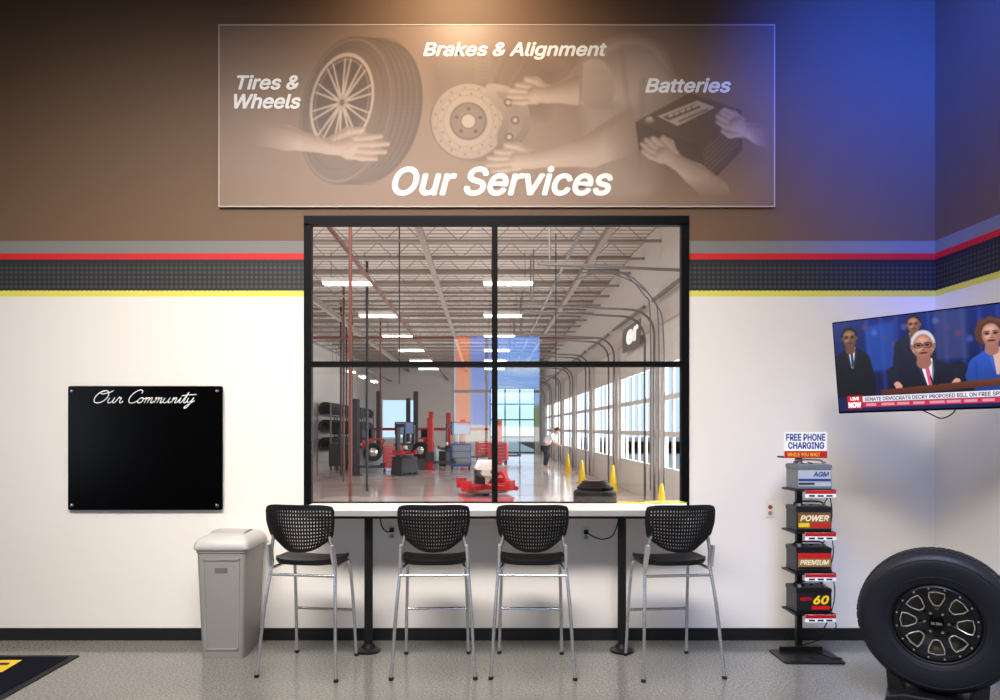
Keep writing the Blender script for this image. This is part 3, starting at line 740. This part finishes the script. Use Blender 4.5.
# ---- stools
st=thing('bar_stool','black perforated bar stool with chrome tube legs','bar stool',(0,0,0),group='bar stools at the counter')
g=G()
def sec(z,s,dz):
    out=[]
    for j in range(40):
        a=2*math.pi*j/40; ca_,sa_=math.cos(a),math.sin(a); p=2/3.4
        x=s*.222*math.copysign(abs(ca_)**p,ca_); y=s*.208*math.copysign(abs(sa_)**p,sa_)
        out.append((x,y+.01,z+dz*((x/.215)**2)*.6+ (.008 if y<-.1 else 0)*s-.02*max(0,(y-.12)/.08)*s))
    return out
g.loft([sec(.700,.78,.0),sec(.706,.95,.010),sec(.722,1.0,.016),sec(.739,.99,.018),sec(.736,.9,.014),sec(.728,.5,.01),sec(.726,.05,0)])
g.obj('seat',black,st,smooth=True)
NU,NV=50,26; vs=[];fs=[]
for j in range(NV+1):
    v=j/NV
    for i in range(NU+1):
        u=-1+2*i/NU
        hwid=(.205+.028*min(1,v*1.6))*(1-.05*max(0,(v-.86)/.14)**2-.20*max(0,(.3-v)/.3)**2)
        x=u*hwid+(.0012 if i%2 else -.0012); z=.806+.310*v-(.018*abs(u)**6)*v**3+(.062*abs(u)**2.6)*(1-v)**2.5
        y=-.265+.075*u*u-.02*v+.03*(1-v)**2
        vs.append((x,y,z))
for j in range(NV):
    for i in range(NU):
        if 2<=i<NU-2 and 2<=j<NV-2 and i%2==1 and j%2==0: continue
        a=j*(NU+1)+i; fs.append((a,a+1,a+NU+2,a+NU+1))
g=G(); g.add(vs,fs); bk=g.obj('backrest',black,st)
so=bk.modifiers.new('solid','SOLIDIFY'); so.thickness=.006; so.offset=0
for s in(-1,1):
    G().tube(smoothpts([(s*.268,-.27,0.006),(s*.240,-.21,.45),(s*.222,-.16,.67),(s*.218,-.15,.72),(s*.212,-.17,.80),(s*.192,-.186,.90),(s*.185,-.196,.97)],6),.0115,10).obj('leg',steel,st,smooth=True)
    G().tube(smoothpts([(s*.222,.245,0.006),(s*.21,.20,.45),(s*.2,.16,.67),(s*.19,.12,.69),(s*.19,.0,.692),(s*.2,-.11,.692),(s*.215,-.15,.688)],6),.0115,10).obj('leg',steel,st,smooth=True)
    G().loft([[(s*.214,-.19+dy,.70),(s*.228,-.19+dy,.70),(s*.222,-.235+dy,.85),(s*.205,-.235+dy,.85)] for dy in(0,.06)]).obj('side_bracket',mat('bracket_silver',(190,192,196),.35,.5),st,bevel=.002)
G().tube([(-.222,-.168,.645),(.222,-.168,.645)],.010,10).obj('cross_bar',steel,st,smooth=True)
G().tube([(-.212,.215,.33),(.212,.215,.33)],.011,10).obj('foot_rest',steel,st,smooth=True)
for (x,y) in((.268,-.27),(-.268,-.27),(.222,.245),(-.222,.245)): G().lathe([(.016,0),(.016,.012),(.0125,.02)],c=(x,y,0),n=12).obj('foot_cap',black,st)
st.location=(-1.165,-.57,0); st.rotation_euler=(0,0,math.radians(-9))
copy_thing(st,(-.335,-.57,0),(0,0,math.radians(1))); copy_thing(st,(.315,-.57,0),(0,0,math.radians(-2))); copy_thing(st,(1.24,-.58,0),(0,0,math.radians(6)))
# ---- bin
beige=mat('grey_bin_plastic',(142,139,136),.45,bump=.05,scale=100)
bn=thing('trash_can','tall slim light grey plastic trash can with lid','trash can',(-1.83,-.245,0))
g=G(); g.loft([rr(.143,.180,.03,z=0.0),rr(.147,.185,.03,z=.02),rr(.172,.208,.03,z=.735),rr(.178,.214,.03,z=.74),rr(.178,.214,.03,z=.762)])
g.obj('body',beige,bn,smooth=True)
def strip(x0,x1,z0,z1,dy,name,m,sx=1.0):
    def fy(z): return -(.185+(.208-.185)*(z-.02)/.715)-dy
    def k(z): return .86+.14*(z/.74)
    G().loft([[(x0*k(z0),fy(z0),z0),(x1*k(z0),fy(z0),z0),(x1*k(z0),fy(z0)+.02,z0),(x0*k(z0),fy(z0)+.02,z0)],[(x0*k(z1),fy(z1),z1),(x1*k(z1),fy(z1),z1),(x1*k(z1),fy(z1)+.02,z1),(x0*k(z1),fy(z1)+.02,z1)]]).obj(name,m,bn)
strip(-.132,-.118,.06,.70,.006,'rib',beige);strip(.118,.132,.06,.70,.006,'rib',beige);strip(-.132,.132,.688,.70,.006,'rib',beige);strip(-.132,.132,.06,.074,.006,'rib',beige)
strip(-.045,.045,.60,.635,.002,'recess_mark',mat('recess_grey',(100,98,95),.5))
lidm=mat('lid_plastic',(184,181,177),.4)
g=G(); g.loft([rr(.184,.220,.035,z=.757),rr(.192,.228,.035,z=.767),rr(.192,.228,.035,z=.79),rr(.182,.218,.035,z=.815),rr(.160,.196,.03,z=.84),rr(.12,.15,.03,z=.856),rr(.05,.07,.03,z=.862)])
ld=g.obj('lid',lidm,bn,smooth=True)
g=G(); g.loft([[(x,-.15,.835),(x,-.15,.848),(x,-.05,.872),(x,.05,.872),(x,.15,.848),(x,.15,.835)] for x in(-.12,.12)]); g.obj('flap',mat('flap_plastic',(170,167,163),.4),ld,bevel=.005)
# ---- outlets
def outlet(px,py,lab):
    p=P(px,py,0); e=thing('wall_outlet',lab,'outlet',(p[0],0,p[2]-.058))
    G().box(-.035,.035,-.006,0,0,.115).obj('cover_plate',cream,e,bevel=.003)
    for z in(.035,.08): G().lathe([(.016,-.009),(.017,-.006)],c=(0,0,z),axis='y',n=14).obj('socket',mat('socket_red',(170,60,50),.5) if z>.05 and px>700 else mat('socket_grey',(150,146,140),.5),e)
outlet(770,510,'white outlet plate with a red socket on the wall'); outlet(392,533,'white outlet plate on the wall beneath the counter'); outlet(586,534,'white outlet plate with cord on the wall beneath the counter')
a=P(586,532,-.02)
g=G(); g.tube(smoothpts([(a[0],-.015,a[2]),(a[0]+.05,-.04,a[2]-.03),(a[0]+.12,-.05,a[2]-.05),(a[0]+.2,-.04,a[2]-.02),(a[0]+.24,-.05,a[2]+.1),(a[0]+.22,-.1,.955)],6),.005,6); g.box(a[0]-.015,a[0]+.015,-.04,-.008,a[2]-.015,a[2]+.015)
tag(g.obj('power_cord',black,smooth=True),'black power cord hanging under the counter','cord')
a=P(392,530,-.02)
g=G(); g.tube(smoothpts([(a[0],-.015,a[2]),(a[0]-.03,-.05,a[2]-.01),(a[0]-.07,-.06,a[2]+.03),(a[0]-.08,-.1,.955)],6),.005,6); g.box(a[0]-.015,a[0]+.015,-.04,-.008,a[2]-.015,a[2]+.015)
tag(g.obj('power_cord',black,smooth=True),'short black power cord plugged in under the counter','cord')
# ---- booklets on counter
yb=thing('booklet','yellow and green booklet lying on the counter','booklet',(1.33,-.14,top))
G().box(-.13,.13,-.08,.08,0.001,.018).obj('pages',white,yb,rot=(0,0,.2)); G().box(-.132,.132,-.082,.082,.018,.022).obj('cover',mat('yellow_green',(200,205,40),.4),yb,rot=(0,0,.2))
nb=thing('booklet','yellow booklet lying on the counter by the window','booklet',(1.08,-.12,top))
G().box(-.1,.1,-.06,.06,.001,.012).obj('pages',white,nb,rot=(0,0,-.3)); G().box(-.1,.1,-.06,.06,.012,.015).obj('cover',yellow,nb,rot=(0,0,-.3))
# ---- mat
mt_=thing('floor_mat','dark navy floor mat with yellow emblem','floor mat',(-3.75,-1.2,0))
g=G(); g.loft([rr(.9,.83,.02,z=.0),rr(.9,.83,.02,z=.006)]); g.obj('border',mat('mat_rubber',(10,10,13),.8),mt_)
g=G(); g.loft([rr(.85,.78,.02,z=.006),rr(.85,.78,.02,z=.010)]); g.obj('carpet',mat('mat_pile',(14,16,28),.95,bump=.6,scale=300,spec=.1),mt_)
def mq(pts,z,name,m):
    out=[]
    for px,py in pts:
        d=(CZ-z)*F/(py-CY); out.append(((px-CX)*d/F+3.75,d-D+1.2,z))
    G().add(out,[tuple(range(len(out)))]).obj(name,m,mt_)
mq([(-60,660),(22,660),(2,672),(-60,676)],.0105,'emblem',mat('mat_yellow',(235,190,35),.9))
mq([(-55,662.5),(11,662.5),(7,665),(-55,665.5)],.0112,'emblem_lettering',black); mq([(-55,668),(1,667.5),(-7,671),(-55,672)],.0112,'emblem_lettering',black)
# ---- charging / battery stand
sd=thing('display_stand','black battery display stand with phone charging sign','display stand',(2.25,-.40,0))
G().loft([rr(.21,.15,.03,z=0),rr(.21,.15,.03,z=.012),rr(.19,.13,.03,z=.018)]).obj('base',blackpaint,sd)
G().box(-.02,.02,.1,.14,.015,1.55).obj('post',blackpaint,sd,bevel=.003)
g=G().box(-.15,.15,.075,.098,0.012,.05); g.obj('base_bracket',blackpaint,sd)
TZ=[1.185,.895,.615,.335]
for i,z in enumerate(TZ):
    tr=G().box(-.13,.15,-.12,.1,z-.014,z).obj('tray',blackpaint,sd,bevel=.002)
    tg=G().box(-.065,.145,-.127,-.121,z-.055,z-.004).obj('price_strip',white,tr)
    G().box(-.065,.145,-.1285,-.127,z-.028,z-.004).obj('price_strip_band',red,tg)
    for k in range(3): G().box(-.04+k*.06,.0+k*.06,-.1285,-.127,z-.048,z-.036).obj('price_print',dgrey,tg)
a=P(783,458,-.4);b=P(825.5,432,-.4); ax=a[0]-2.25;bx=b[0]-2.25
G().box(ax,bx,-.02,.1-.001,a[2],a[2]+.012).obj('sign_bracket',blackpaint,sd)
G().box(ax,bx,-.022,-.016,a[2],b[2]).obj('header_sign',white,sd)
bl=mat('ink_blue',(25,60,130),.5)
text_fit('lettering','FREE PHONE',ax+.012,bx-.012,b[2]-.062,b[2]-.012,-.0225,bl,sd,bold=.03)
text_fit('lettering','CHARGING',ax+.025,bx-.02,b[2]-.118,b[2]-.070,-.0225,bl,sd,bold=.03)
G().box(ax,bx,-.0245,-.022,a[2],a[2]+.05).obj('header_band',red,sd)
text_fit('lettering','WHILE YOU WAIT',ax+.02,bx-.05,a[2]+.012,a[2]+.038,-.026,yellow,sd,bold=.02)
for k,(z0,z1) in enumerate(((1.36,1.0),(1.25,.72),(1.0,.45),(.75,.1),(.35,.05))):
    G().tube(smoothpts([(.06,.11,z0),(.17,.08,z0-.04),(.20+.01*k,.06,(z0+z1)/2),(.15,.09,z1+.05),(.03,.12,z1)],6),.004,6).obj('charging_cable',black,sd,smooth=True)
G().tube(smoothpts([(.03,.12,.05),(.12,-.05,.022),(.2,-.1,.026),(.1,-.12,.024),(-.02,-.08,.024)],6),.004,6).obj('charging_cable',black,sd,smooth=True)
bats=[('AGM',mat('battery_grey',(110,114,118),.4),mat('battery_silver',(180,186,190),.35),'grey car battery with silver label on the top tray'),
('POWER',mat('battery_black',(18,18,20),.4),mat('battery_gold',(120,84,40),.4),'black car battery with gold label on a tray'),
('PREMIUM',mat('battery_black',(18,18,20),.4),mat('battery_bronze',(150,120,62),.4),'black car battery with bronze label on a tray'),
('60',mat('battery_black',(18,18,20),.4),mat('battery_dark',(30,30,32),.4),'black car battery with yellow number label on the bottom tray')]
inkr=mat('ink_red',(205,25,30),.4)
for i,(tx_,m1,m2,lab) in enumerate(bats):
    e=thing('car_battery',lab,'car battery',(2.26,-.41,TZ[i]+.001),group='batteries on the display stand')
    G().box(-.12,.12,-.09,.085,0,.14).obj('case',m1,e,bevel=.006)
    G().loft([rr(.124,.091,.01,z=.14),rr(.124,.091,.01,z=.165),rr(.115,.08,.01,z=.17)]).obj('cover',m1,e)
    G().tube(smoothpts([(-.1,0,.165),(-.08,0,.195),(.08,0,.195),(.1,0,.165)],5),.006,6).obj('carry_handle',m1,e,smooth=True)
    for x in(-.085,.085): G().lathe([(.013,.168),(.011,.188),(.002,.189)],c=(x,-.05,0),n=12).obj('terminal',mat('lead',(150,148,145),.4,.6),e)
    for x in(-.03,.03): G().lathe([(.012,.168),(.012,.175),(.002,.176)],c=(x,.02,0),n=10).obj('vent_cap',black,e)
    G().box(-.112,.112,-.0925,-.09,.02,.13).obj('front_label',m2,e)
    if tx_=='60':
        text_fit('lettering','60',-.01,.1,.06,.122,-.093,mat('ink_yellow',(250,210,30),.4),e,.25,.04)
        text_fit('lettering','MONTH',-.1,-.02,.085,.11,-.093,inkr,e,.25,.03)
        G().box(-.02,.105,-.0945,-.0925,.025,.05).obj('label_band',inkr,e)
    elif tx_=='AGM':
        text_fit('lettering','AGM',-.01,.1,.085,.12,-.093,bl,e,.2,.03); G().box(-.11,.11,-.0945,-.0925,.055,.072).obj('label_band',bl,e); G().box(-.11,0,-.0945,-.0925,.03,.045).obj('label_band',dgrey,e)
    elif tx_=='POWER':
        text_fit('lettering','POWER',-.1,.1,.07,.112,-.093,mat('ink_cream',(250,235,190),.4),e,.3,.03)
        G().box(-.03,.11,-.0945,-.0925,.03,.058).obj('label_band',inkr,e); G().box(-.11,-.035,-.0945,-.0925,.03,.058).obj('label_band',yellow,e)
    else:
        text_fit('lettering','PREMIUM',-.1,.1,.05,.085,-.093,mat('ink_cream',(250,235,190),.4),e,.2,.03)
        G().box(-.112,.112,-.0945,-.0925,.095,.13).obj('label_band',inkr,e); G().box(-.11,.11,-.0945,-.0925,.022,.038).obj('label_band',black,e)
# ---- TV
tv=thing('television','flat wall-mounted television showing a news broadcast','television',(2.711,-1.022,2.014),(math.radians(8.3),math.radians(-1.1),math.radians(-46.2)))
TW,TH=.54,.305
G().box(-TW,TW,0,.035,-TH,TH).obj('bezel',blackgloss,tv,bevel=.004)
G().box(-.3,.3,.035,.06,-.2,.2).obj('rear_housing',black,tv,bevel=.01)
Mi=Matrix.Translation(tv.location)@tv.rotation_euler.to_matrix().to_4x4(); Mi=Mi.inverted()
def tl(p): return tuple(Mi@Vector(p))
g=G(); g.tube([(0,.06,0),tl((3.12,-.62,2.02)),tl((3.37,-.55,2.02))],.018,8); g.tube([tl((3.375,-.55,1.87)),tl((3.375,-.55,2.17))],.03,8)
g.obj('wall_arm',blackpaint,tv)
g=G(); g.tube(smoothpts([(-.1,.05,-.28),(-.02,.05,-.33),(.04,.05,-.36),(.1,.06,-.33),(.12,.05,-.28)],5),.004,6); g.obj('cable',black,tv)
c=Canvas(0,0,320,180,440,248); c.fill((22,38,110))
c.poly([(-2,-2),(322,-2),(322,152),(-2,152)],(24,40,112),c2=(14,20,62))
for x in range(60,320,26): c.cap((x,0),(x,150),3,3,(50,80,170),soft=5,alpha=.4)
c.poly([(58,14),(108,8),(108,100),(58,104)],(40,84,180),8,.6); c.poly([(172,0),(222,0),(222,90),(172,90)],(70,74,120),8,.6)
for k in range(16): c.ell(56+k*17,14+(k*13)%44,5,6,((150,60,70),(110,130,210),(90,60,110))[k%3],soft=5,alpha=.45)
c.blur(2)
def head(cx,cy,r,hair,sk,hl,skd,glasses=False,grey_=False):
    c.cap((cx,cy+r*.7),(cx,cy+r*1.35),r*.42,r*.5,skd,soft=2)
    c.ell(cx,cy-r*.12,r*.82,r*1.06,hair,soft=2.5)
    for s in(-1,1): c.ell(cx+s*r*.74,cy+r*.1,r*.1,r*.22,skd,soft=1.5)
    c.ell(cx,cy+r*.1,r*.68,r*.96,sk,soft=2,c2=skd); c.ell(cx-r*.08,cy-r*.42,r*.42,r*.28,hl,soft=r*.4,alpha=.6); c.ell(cx-r*.3,cy+r*.3,r*.18,r*.14,hl,soft=r*.2,alpha=.5); c.ell(cx+r*.38,cy+r*.35,r*.22,r*.45,skd,soft=r*.3,alpha=.6)
    c.ell(cx,cy+r*.75,r*.5,r*.3,skd,soft=r*.3,alpha=.4)
    for s in(-1,1):
        c.ell(cx+s*r*.29,cy-.03*r,r*.23,r*.15,tuple(v*.8 for v in skd),soft=2,alpha=.9); c.ell(cx+s*r*.29,cy,r*.12,r*.08,(30,20,20)); c.cap((cx+s*r*.12,cy-r*.2),(cx+s*r*.48,cy-r*.18),r*.05,r*.04,tuple(v*.6 for v in skd) if not grey_ else (140,116,108),alpha=.9)
        if glasses: c.ring(cx+s*r*.31,cy+.01*r,r*.27,r*.2,1.3,(36,32,36),alpha=.95)
    if glasses: c.cap((cx-r*.06,cy),(cx+r*.06,cy),.7,.7,(36,32,36))
    c.cap((cx+r*.06,cy+r*.02),(cx+r*.09,cy+r*.34),r*.05,r*.13,skd,soft=1.5,alpha=.8); c.ell(cx,cy+r*.38,r*.14,r*.04,tuple(v*.7 for v in skd),alpha=.9); c.ell(cx,cy+r*.6,r*.28,r*.09,(112,52,50)); c.cap((cx-r*.24,cy+r*.6),(cx+r*.24,cy+r*.6),.6,.6,(60,26,28))
def torso(cx,cy,r,wd,suit,dark,by=154,shirt=None,tie=None,lean=0):
    c.poly(smoothpts([(cx-r*.45,cy+r*1.15,0),(cx-r*wd*.6,cy+r*1.55,0),(cx-r*wd*.95,cy+r*2.1,0),(cx-r*wd*1.1,cy+r*3.2,0),(cx-r*wd*1.15,by,0),(cx+r*wd*1.15,by,0),(cx+r*wd*1.1,cy+r*3.2,0),(cx+r*wd*.95,cy+r*2.1,0),(cx+r*wd*.6,cy+r*1.55,0),(cx+r*.45,cy+r*1.15,0)],3,True),suit,1.5,c2=dark)
    if shirt: c.poly([(cx-r*.42,cy+r*1.1),(cx+r*.42,cy+r*1.1),(cx+r*.3+lean,cy+r*2.0),(cx+.1*r+lean,cy+r*3.4),(cx-r*.1+lean,cy+r*3.4),(cx-r*.25,cy+r*2.0)],shirt,1.5)
    if tie: c.poly([(cx-r*.12,cy+r*1.35),(cx+r*.12,cy+r*1.35),(cx+r*.2+lean,cy+r*3.1),(cx+lean,cy+r*3.5),(cx-r*.1+lean,cy+r*3.1)],tie,1)
    for s in(-1,1): c.cap((cx+s*r*.5,cy+r*1.4),(cx+s*r*.22+lean*.7,cy+r*3.0),r*.10,r*.04,tuple(min(255,v+16) for v in suit),soft=2.5,alpha=.7); c.cap((cx+s*r*wd*.75,cy+r*2.2),(cx+s*r*wd*.7,by),1.5,1,dark,soft=3,alpha=.6)
torso(138,18,15,2.0,(34,38,60),(20,22,38),shirt=(190,195,210)); head(140,19,15,(38,32,32),(176,126,102),(200,150,126),(120,80,64))
torso(30,32,18,1.75,(26,28,40),(12,13,20),shirt=(214,218,232),tie=(46,56,96)); head(28,32,18,(24,20,20),(150,106,84),(180,134,110),(98,66,52))
torso(264,52,21,2.0,(44,88,190),(24,48,120),shirt=(206,170,156))
c.ell(258,46,20,22,(78,46,36),soft=4); head(257,50,21,(78,46,36),(208,158,138),(228,186,168),(156,104,90))
c.chain([(243,30),(238,44),(239,58),(244,68)],[5,5,4.5,2.5],(88,54,42),(58,34,28),soft=3); c.chain([(266,28),(276,44),(276,58),(271,68)],[5,5,4.5,2.5],(78,46,36),(52,30,25),soft=3); c.chain([(243,32),(256,25),(271,32)],[4.5,5,4.5],(98,62,46),(66,42,32),soft=3)
c.ell(314,74,20,40,(40,38,56),soft=8)
torso(156,58,25,2.3,(30,34,54),(12,14,26),shirt=(226,230,240),tie=(206,78,112),lean=5)
head(153,60,24,(198,198,203),(206,146,126),(228,178,160),(150,98,82),glasses=True,grey_=True)
for s,hx in((-1,106),(1,204)):
    c.cap((hx+s*4,108),(hx,130),12,7,(26,30,48),(12,14,24),soft=1.5); c.cap((hx-s*1,131),(hx-s*5,135),5.5,4.5,(212,152,132),(165,108,90))
    for k in range(4): c.cap((hx-s*(2+k*2.4)+s*3,136),(hx-s*(3+k*3.2)+s*3,141),1.5,1.1,(212,152,132),(165,108,90))
c.poly([(78,140),(300,128),(306,140),(78,154)],(112,58,38),1.5,c2=(60,28,20)); c.cap((162,120),(166,136),1.1,1.1,(16,16,20)); c.cap((176,120),(172,136),1.1,1.1,(16,16,20))
c.poly([(-2,151),(322,151),(322,182),(-2,182)],(16,24,76),1); c.poly([(44,151),(300,151),(300,162.5),(44,162.5)],(228,222,232),1); c.poly([(44,163),(300,163),(300,173),(44,173)],(186,44,70),1)
for k in range(9): c.poly([(50+k*27,165.5),(68+k*27+(k*5)%7,165.5),(68+k*27+(k*5)%7,170.5),(50+k*27,170.5)],(226,190,200),1.2,.7)
c.poly([(16,149),(43,149),(43,175),(16,175)],(205,20,30),1); c.poly([(286,124),(322,124),(322,150),(286,150)],(222,226,236),1)
scr=c.obj('screen',-TW+.008,TW-.008,-TH+.014,TH-.008,-.0012,vcol_mat('tv_picture',1.15,.2),tv)
def tvx(x): return -TW+.008+(x/320)*(2*TW-.016)
def tvz(y): return TH-.008-(y/180)*(2*TH-.022)
def tvt(s,x0,x1,y0,y1,m,b_=.02): text_fit('lettering',s,tvx(x0),tvx(x1),tvz(y1),tvz(y0),-.0018,m,scr,0,b_,.0004)
wE=mat('screen_white',(235,235,240),.4,emit=1.0); bE=mat('screen_navy',(15,25,70),.4,emit=.4)
tvt('NOW',18,41,162,173,wE,.04); tvt('LIVE',22,38,152,158,wE)
tvt('SENATE DEMOCRATS DECRY PROPOSED BILL ON FREE SPEECH',48,284,153.3,160.8,bE)
# ---- tyre display
ty=thing('wheel_display','large off-road tyre with black alloy wheel on stand','tyre',(2.615,-1.25,0),(0,0,math.radians(-33)))
zc=.500
g=G(); tp=[(.215,-.105),(.235,-.118),(.28,-.128),(.34,-.132),(.372,-.126),(.395,-.10),(.402,-.05),(.402,.05),(.395,.10),(.375,.12),(.33,.13),(.26,.12),(.215,.105)]
g.lathe(tp,c=(0,0,zc),axis='y',n=72,closed=True)
g.obj('tyre_carcass',rubber,ty,smooth=True)
g=G()
for k in range(52):
    a=2*math.pi*k/52; M=Matrix.Translation((0,0,zc))@Matrix.Rotation(a,4,'Y')
    for (y0,y1,o) in((-.05,-.005,.5),(.005,.05,0),(.06,.1,.5)):
        M2=M@Matrix.Rotation(2*math.pi/52*o,4,'Y'); g.box(-.019,.019,y0,y1,.388,.4065 if abs(y0+y1)<.12 else .402,M=M2)
g.obj('tread_block',rubber,ty)['kind']='stuff'
for rr_,yy in((.36,-.1285),(.262,-.1245)): G().tube([(rr_*math.cos(2*math.pi*i/64),yy,zc+rr_*math.sin(2*math.pi*i/64)) for i in range(64)],.003,5,closed=True).obj('sidewall_ring',rubber,ty,smooth=True)
wm=mat('satin_black_wheel',(12,12,14),.35,.2); sil=mat('milled_silver',(186,178,160),.35,.6)
KS=.89
def wsc(o): o.scale=(KS,1,KS); o.location=(0,0,zc*(1-KS)); return o
g=G(); g.lathe([(.252,-.118),(.262,-.118),(.262,-.108),(.24,-.10),(.225,-.07),(.225,.1),(.25,.11),(.255,.10)],c=(0,0,zc),axis='y',n=64,cap=False)
wsc(g.obj('rim',wm,ty,smooth=True))
g=G(); g.lathe([(.245,-.108),(.232,-.120),(.21,-.12),(.2,-.10)],c=(0,0,zc),axis='y',n=64,cap=False)
for k in range(8):
    a=2*math.pi*k/8+math.pi/8; M=Matrix.Translation((0,0,zc))@Matrix.Rotation(a,4,'Y')
    secs=[]
    for (r,w_,yf) in((.06,.022,-.085),(.11,.024,-.092),(.16,.027,-.105),(.21,.036,-.112)):
        secs.append([tuple(M@Vector(p)) for p in((-w_,yf,r),(w_,yf,r),(w_*.8,yf+.03,r),(-w_*.8,yf+.03,r))])
    g.loft(secs)
g.lathe([(.001,-.085),(.085,-.085),(.095,-.075),(.095,-.05),(.001,-.05)],c=(0,0,zc),axis='y',n=40)
wsc(g.obj('spokes',wm,ty,bevel=.002))
for k in range(8):
    a=2*math.pi*k/8; M=Matrix.Translation((0,0,zc))@Matrix.Rotation(a,4,'Y')
    pts=[(-.02,-.098,.114),(-.042,-.108,.16),(-.044,-.112,.190),(0,-.113,.2),(.044,-.112,.190),(.042,-.108,.16),(.02,-.098,.114),(0,-.096,.108)]
    wsc(G().tube([tuple(M@Vector(p)) for p in pts],.004,6,closed=True).obj('milled_edge',sil,ty,smooth=True))
for k in range(16):
    a=2*math.pi*(k+.5)/16; wsc(G().lathe([(.005,-.128),(.006,-.119)],c=(.222*math.cos(a),0,zc+.222*math.sin(a)),axis='y',n=8).obj('rivet',sil,ty))
g=G().lathe([(.001,-.118),(.036,-.116),(.042,-.108),(.044,-.085)],c=(0,0,zc),axis='y',n=32); cp=wsc(g.obj('center_cap',blackgloss,ty,smooth=True))
text_fit('lettering','ULTRA',-.03,.03,zc-.008,zc+.008,-.1185,sil,cp,.1,.03)
for k in range(6):
    a=2*math.pi*k/6; wsc(G().lathe([(.009,-.1),(.010,-.085)],c=(.066*math.cos(a),0,zc+.066*math.sin(a)),axis='y',n=6).obj('lug_nut',chrome,ty))
wsc(G().lathe([(.02,-.02),(.21,-.02),(.21,.04),(.02,.04)],c=(0,0,zc),axis='y',n=32).obj('brake_plate',mat('wheel_inner',(128,118,98),.5,.2),ty))
g=G(); g.prism([(-.26,0),(.26,0),(.24,.07),(.16,.092),(.0,.094),(-.16,.092),(-.24,.07)],-.19,.16); g.prism([(-.24,.06),(-.14,.06),(-.19,.17),(-.25,.19)],-.1,.1); g.prism([(.24,.06),(.14,.06),(.19,.17),(.25,.19)],-.1,.1)
g.obj('stand',blackpaint,ty,bevel=.008)
# ================================================================ LIGHTS
def area(loc,target,sx,sy,e,col,spread=180):
    l=bpy.data.lights.new('area','AREA'); l.shape='RECTANGLE'; l.size=sx;l.size_y=sy;l.energy=e;l.color=col; l.spread=math.radians(spread)
    o=bpy.data.objects.new('area_light',l); COL.objects.link(o); o.location=loc
    o.rotation_euler=(Vector(target)-Vector(loc)).to_track_quat('-Z','Y').to_euler(); return o
area((-1.0,-4.1,5.3),(-.3,0,.0),5,1.2,275,(1,.955,.91),95)
area((-1.6,-2.6,5.3),(-1.6,-2.0,0),4.0,1.0,45,(1,.88,.74),120)
area((1.9,-2.9,5.2),(3.41,-.15,4.25),.8,.5,75,(.015,.09,1),56)
area((1.9,-3.6,5.0),(2.9,-1.2,.4),.8,.8,20,(.35,.5,1),50)
area((-5.8,-3.5,1.8),(-1,0,.5),2,1.6,26,(.75,.85,1))
l=bpy.data.lights.new('spot','SPOT'); l.energy=130; l.color=(1,.76,.50); l.spot_size=math.radians(125); l.spot_blend=1; l.shadow_soft_size=.08
o=bpy.data.objects.new('spot_light',l); COL.objects.link(o); o.location=(-0.2,-.95,5.3); o.rotation_euler=(Vector((-.2,0,4.1))-o.location).to_track_quat('-Z','Y').to_euler()
area((-2,4.5,5.6),(-2,6,0),8,6,800,(1,.95,.92))  # added fill over the near bay floor, out of view through the window
area((5.5,20,2.6),(0,20,1.8),34,4,3600,(.92,.96,1))  # added light panel outside the garage doors, stands in for daylight
area((-2,22,3.9),(-2,22,6),10,28,560,(1,.97,.94))  # added uplight on the bay ceiling, stands in for bounced daylight
w=bpy.data.worlds.new('world'); bpy.context.scene.world=w; w.use_nodes=True
w.node_tree.nodes['Background'].inputs[0].default_value=(.55,.76,1,1); w.node_tree.nodes['Background'].inputs[1].default_value=1.3
# ================================================================ CAMERA
cam=bpy.data.cameras.new('camera'); co=bpy.data.objects.new('camera',cam); COL.objects.link(co)
co.location=(0,-D,CZ); co.rotation_euler=(math.pi/2,0,0); cam.sensor_width=36; cam.lens=25.2; cam.shift_x=.015; cam.shift_y=.078
bpy.context.scene.camera=co
bpy.context.scene.view_settings.view_transform='Standard'
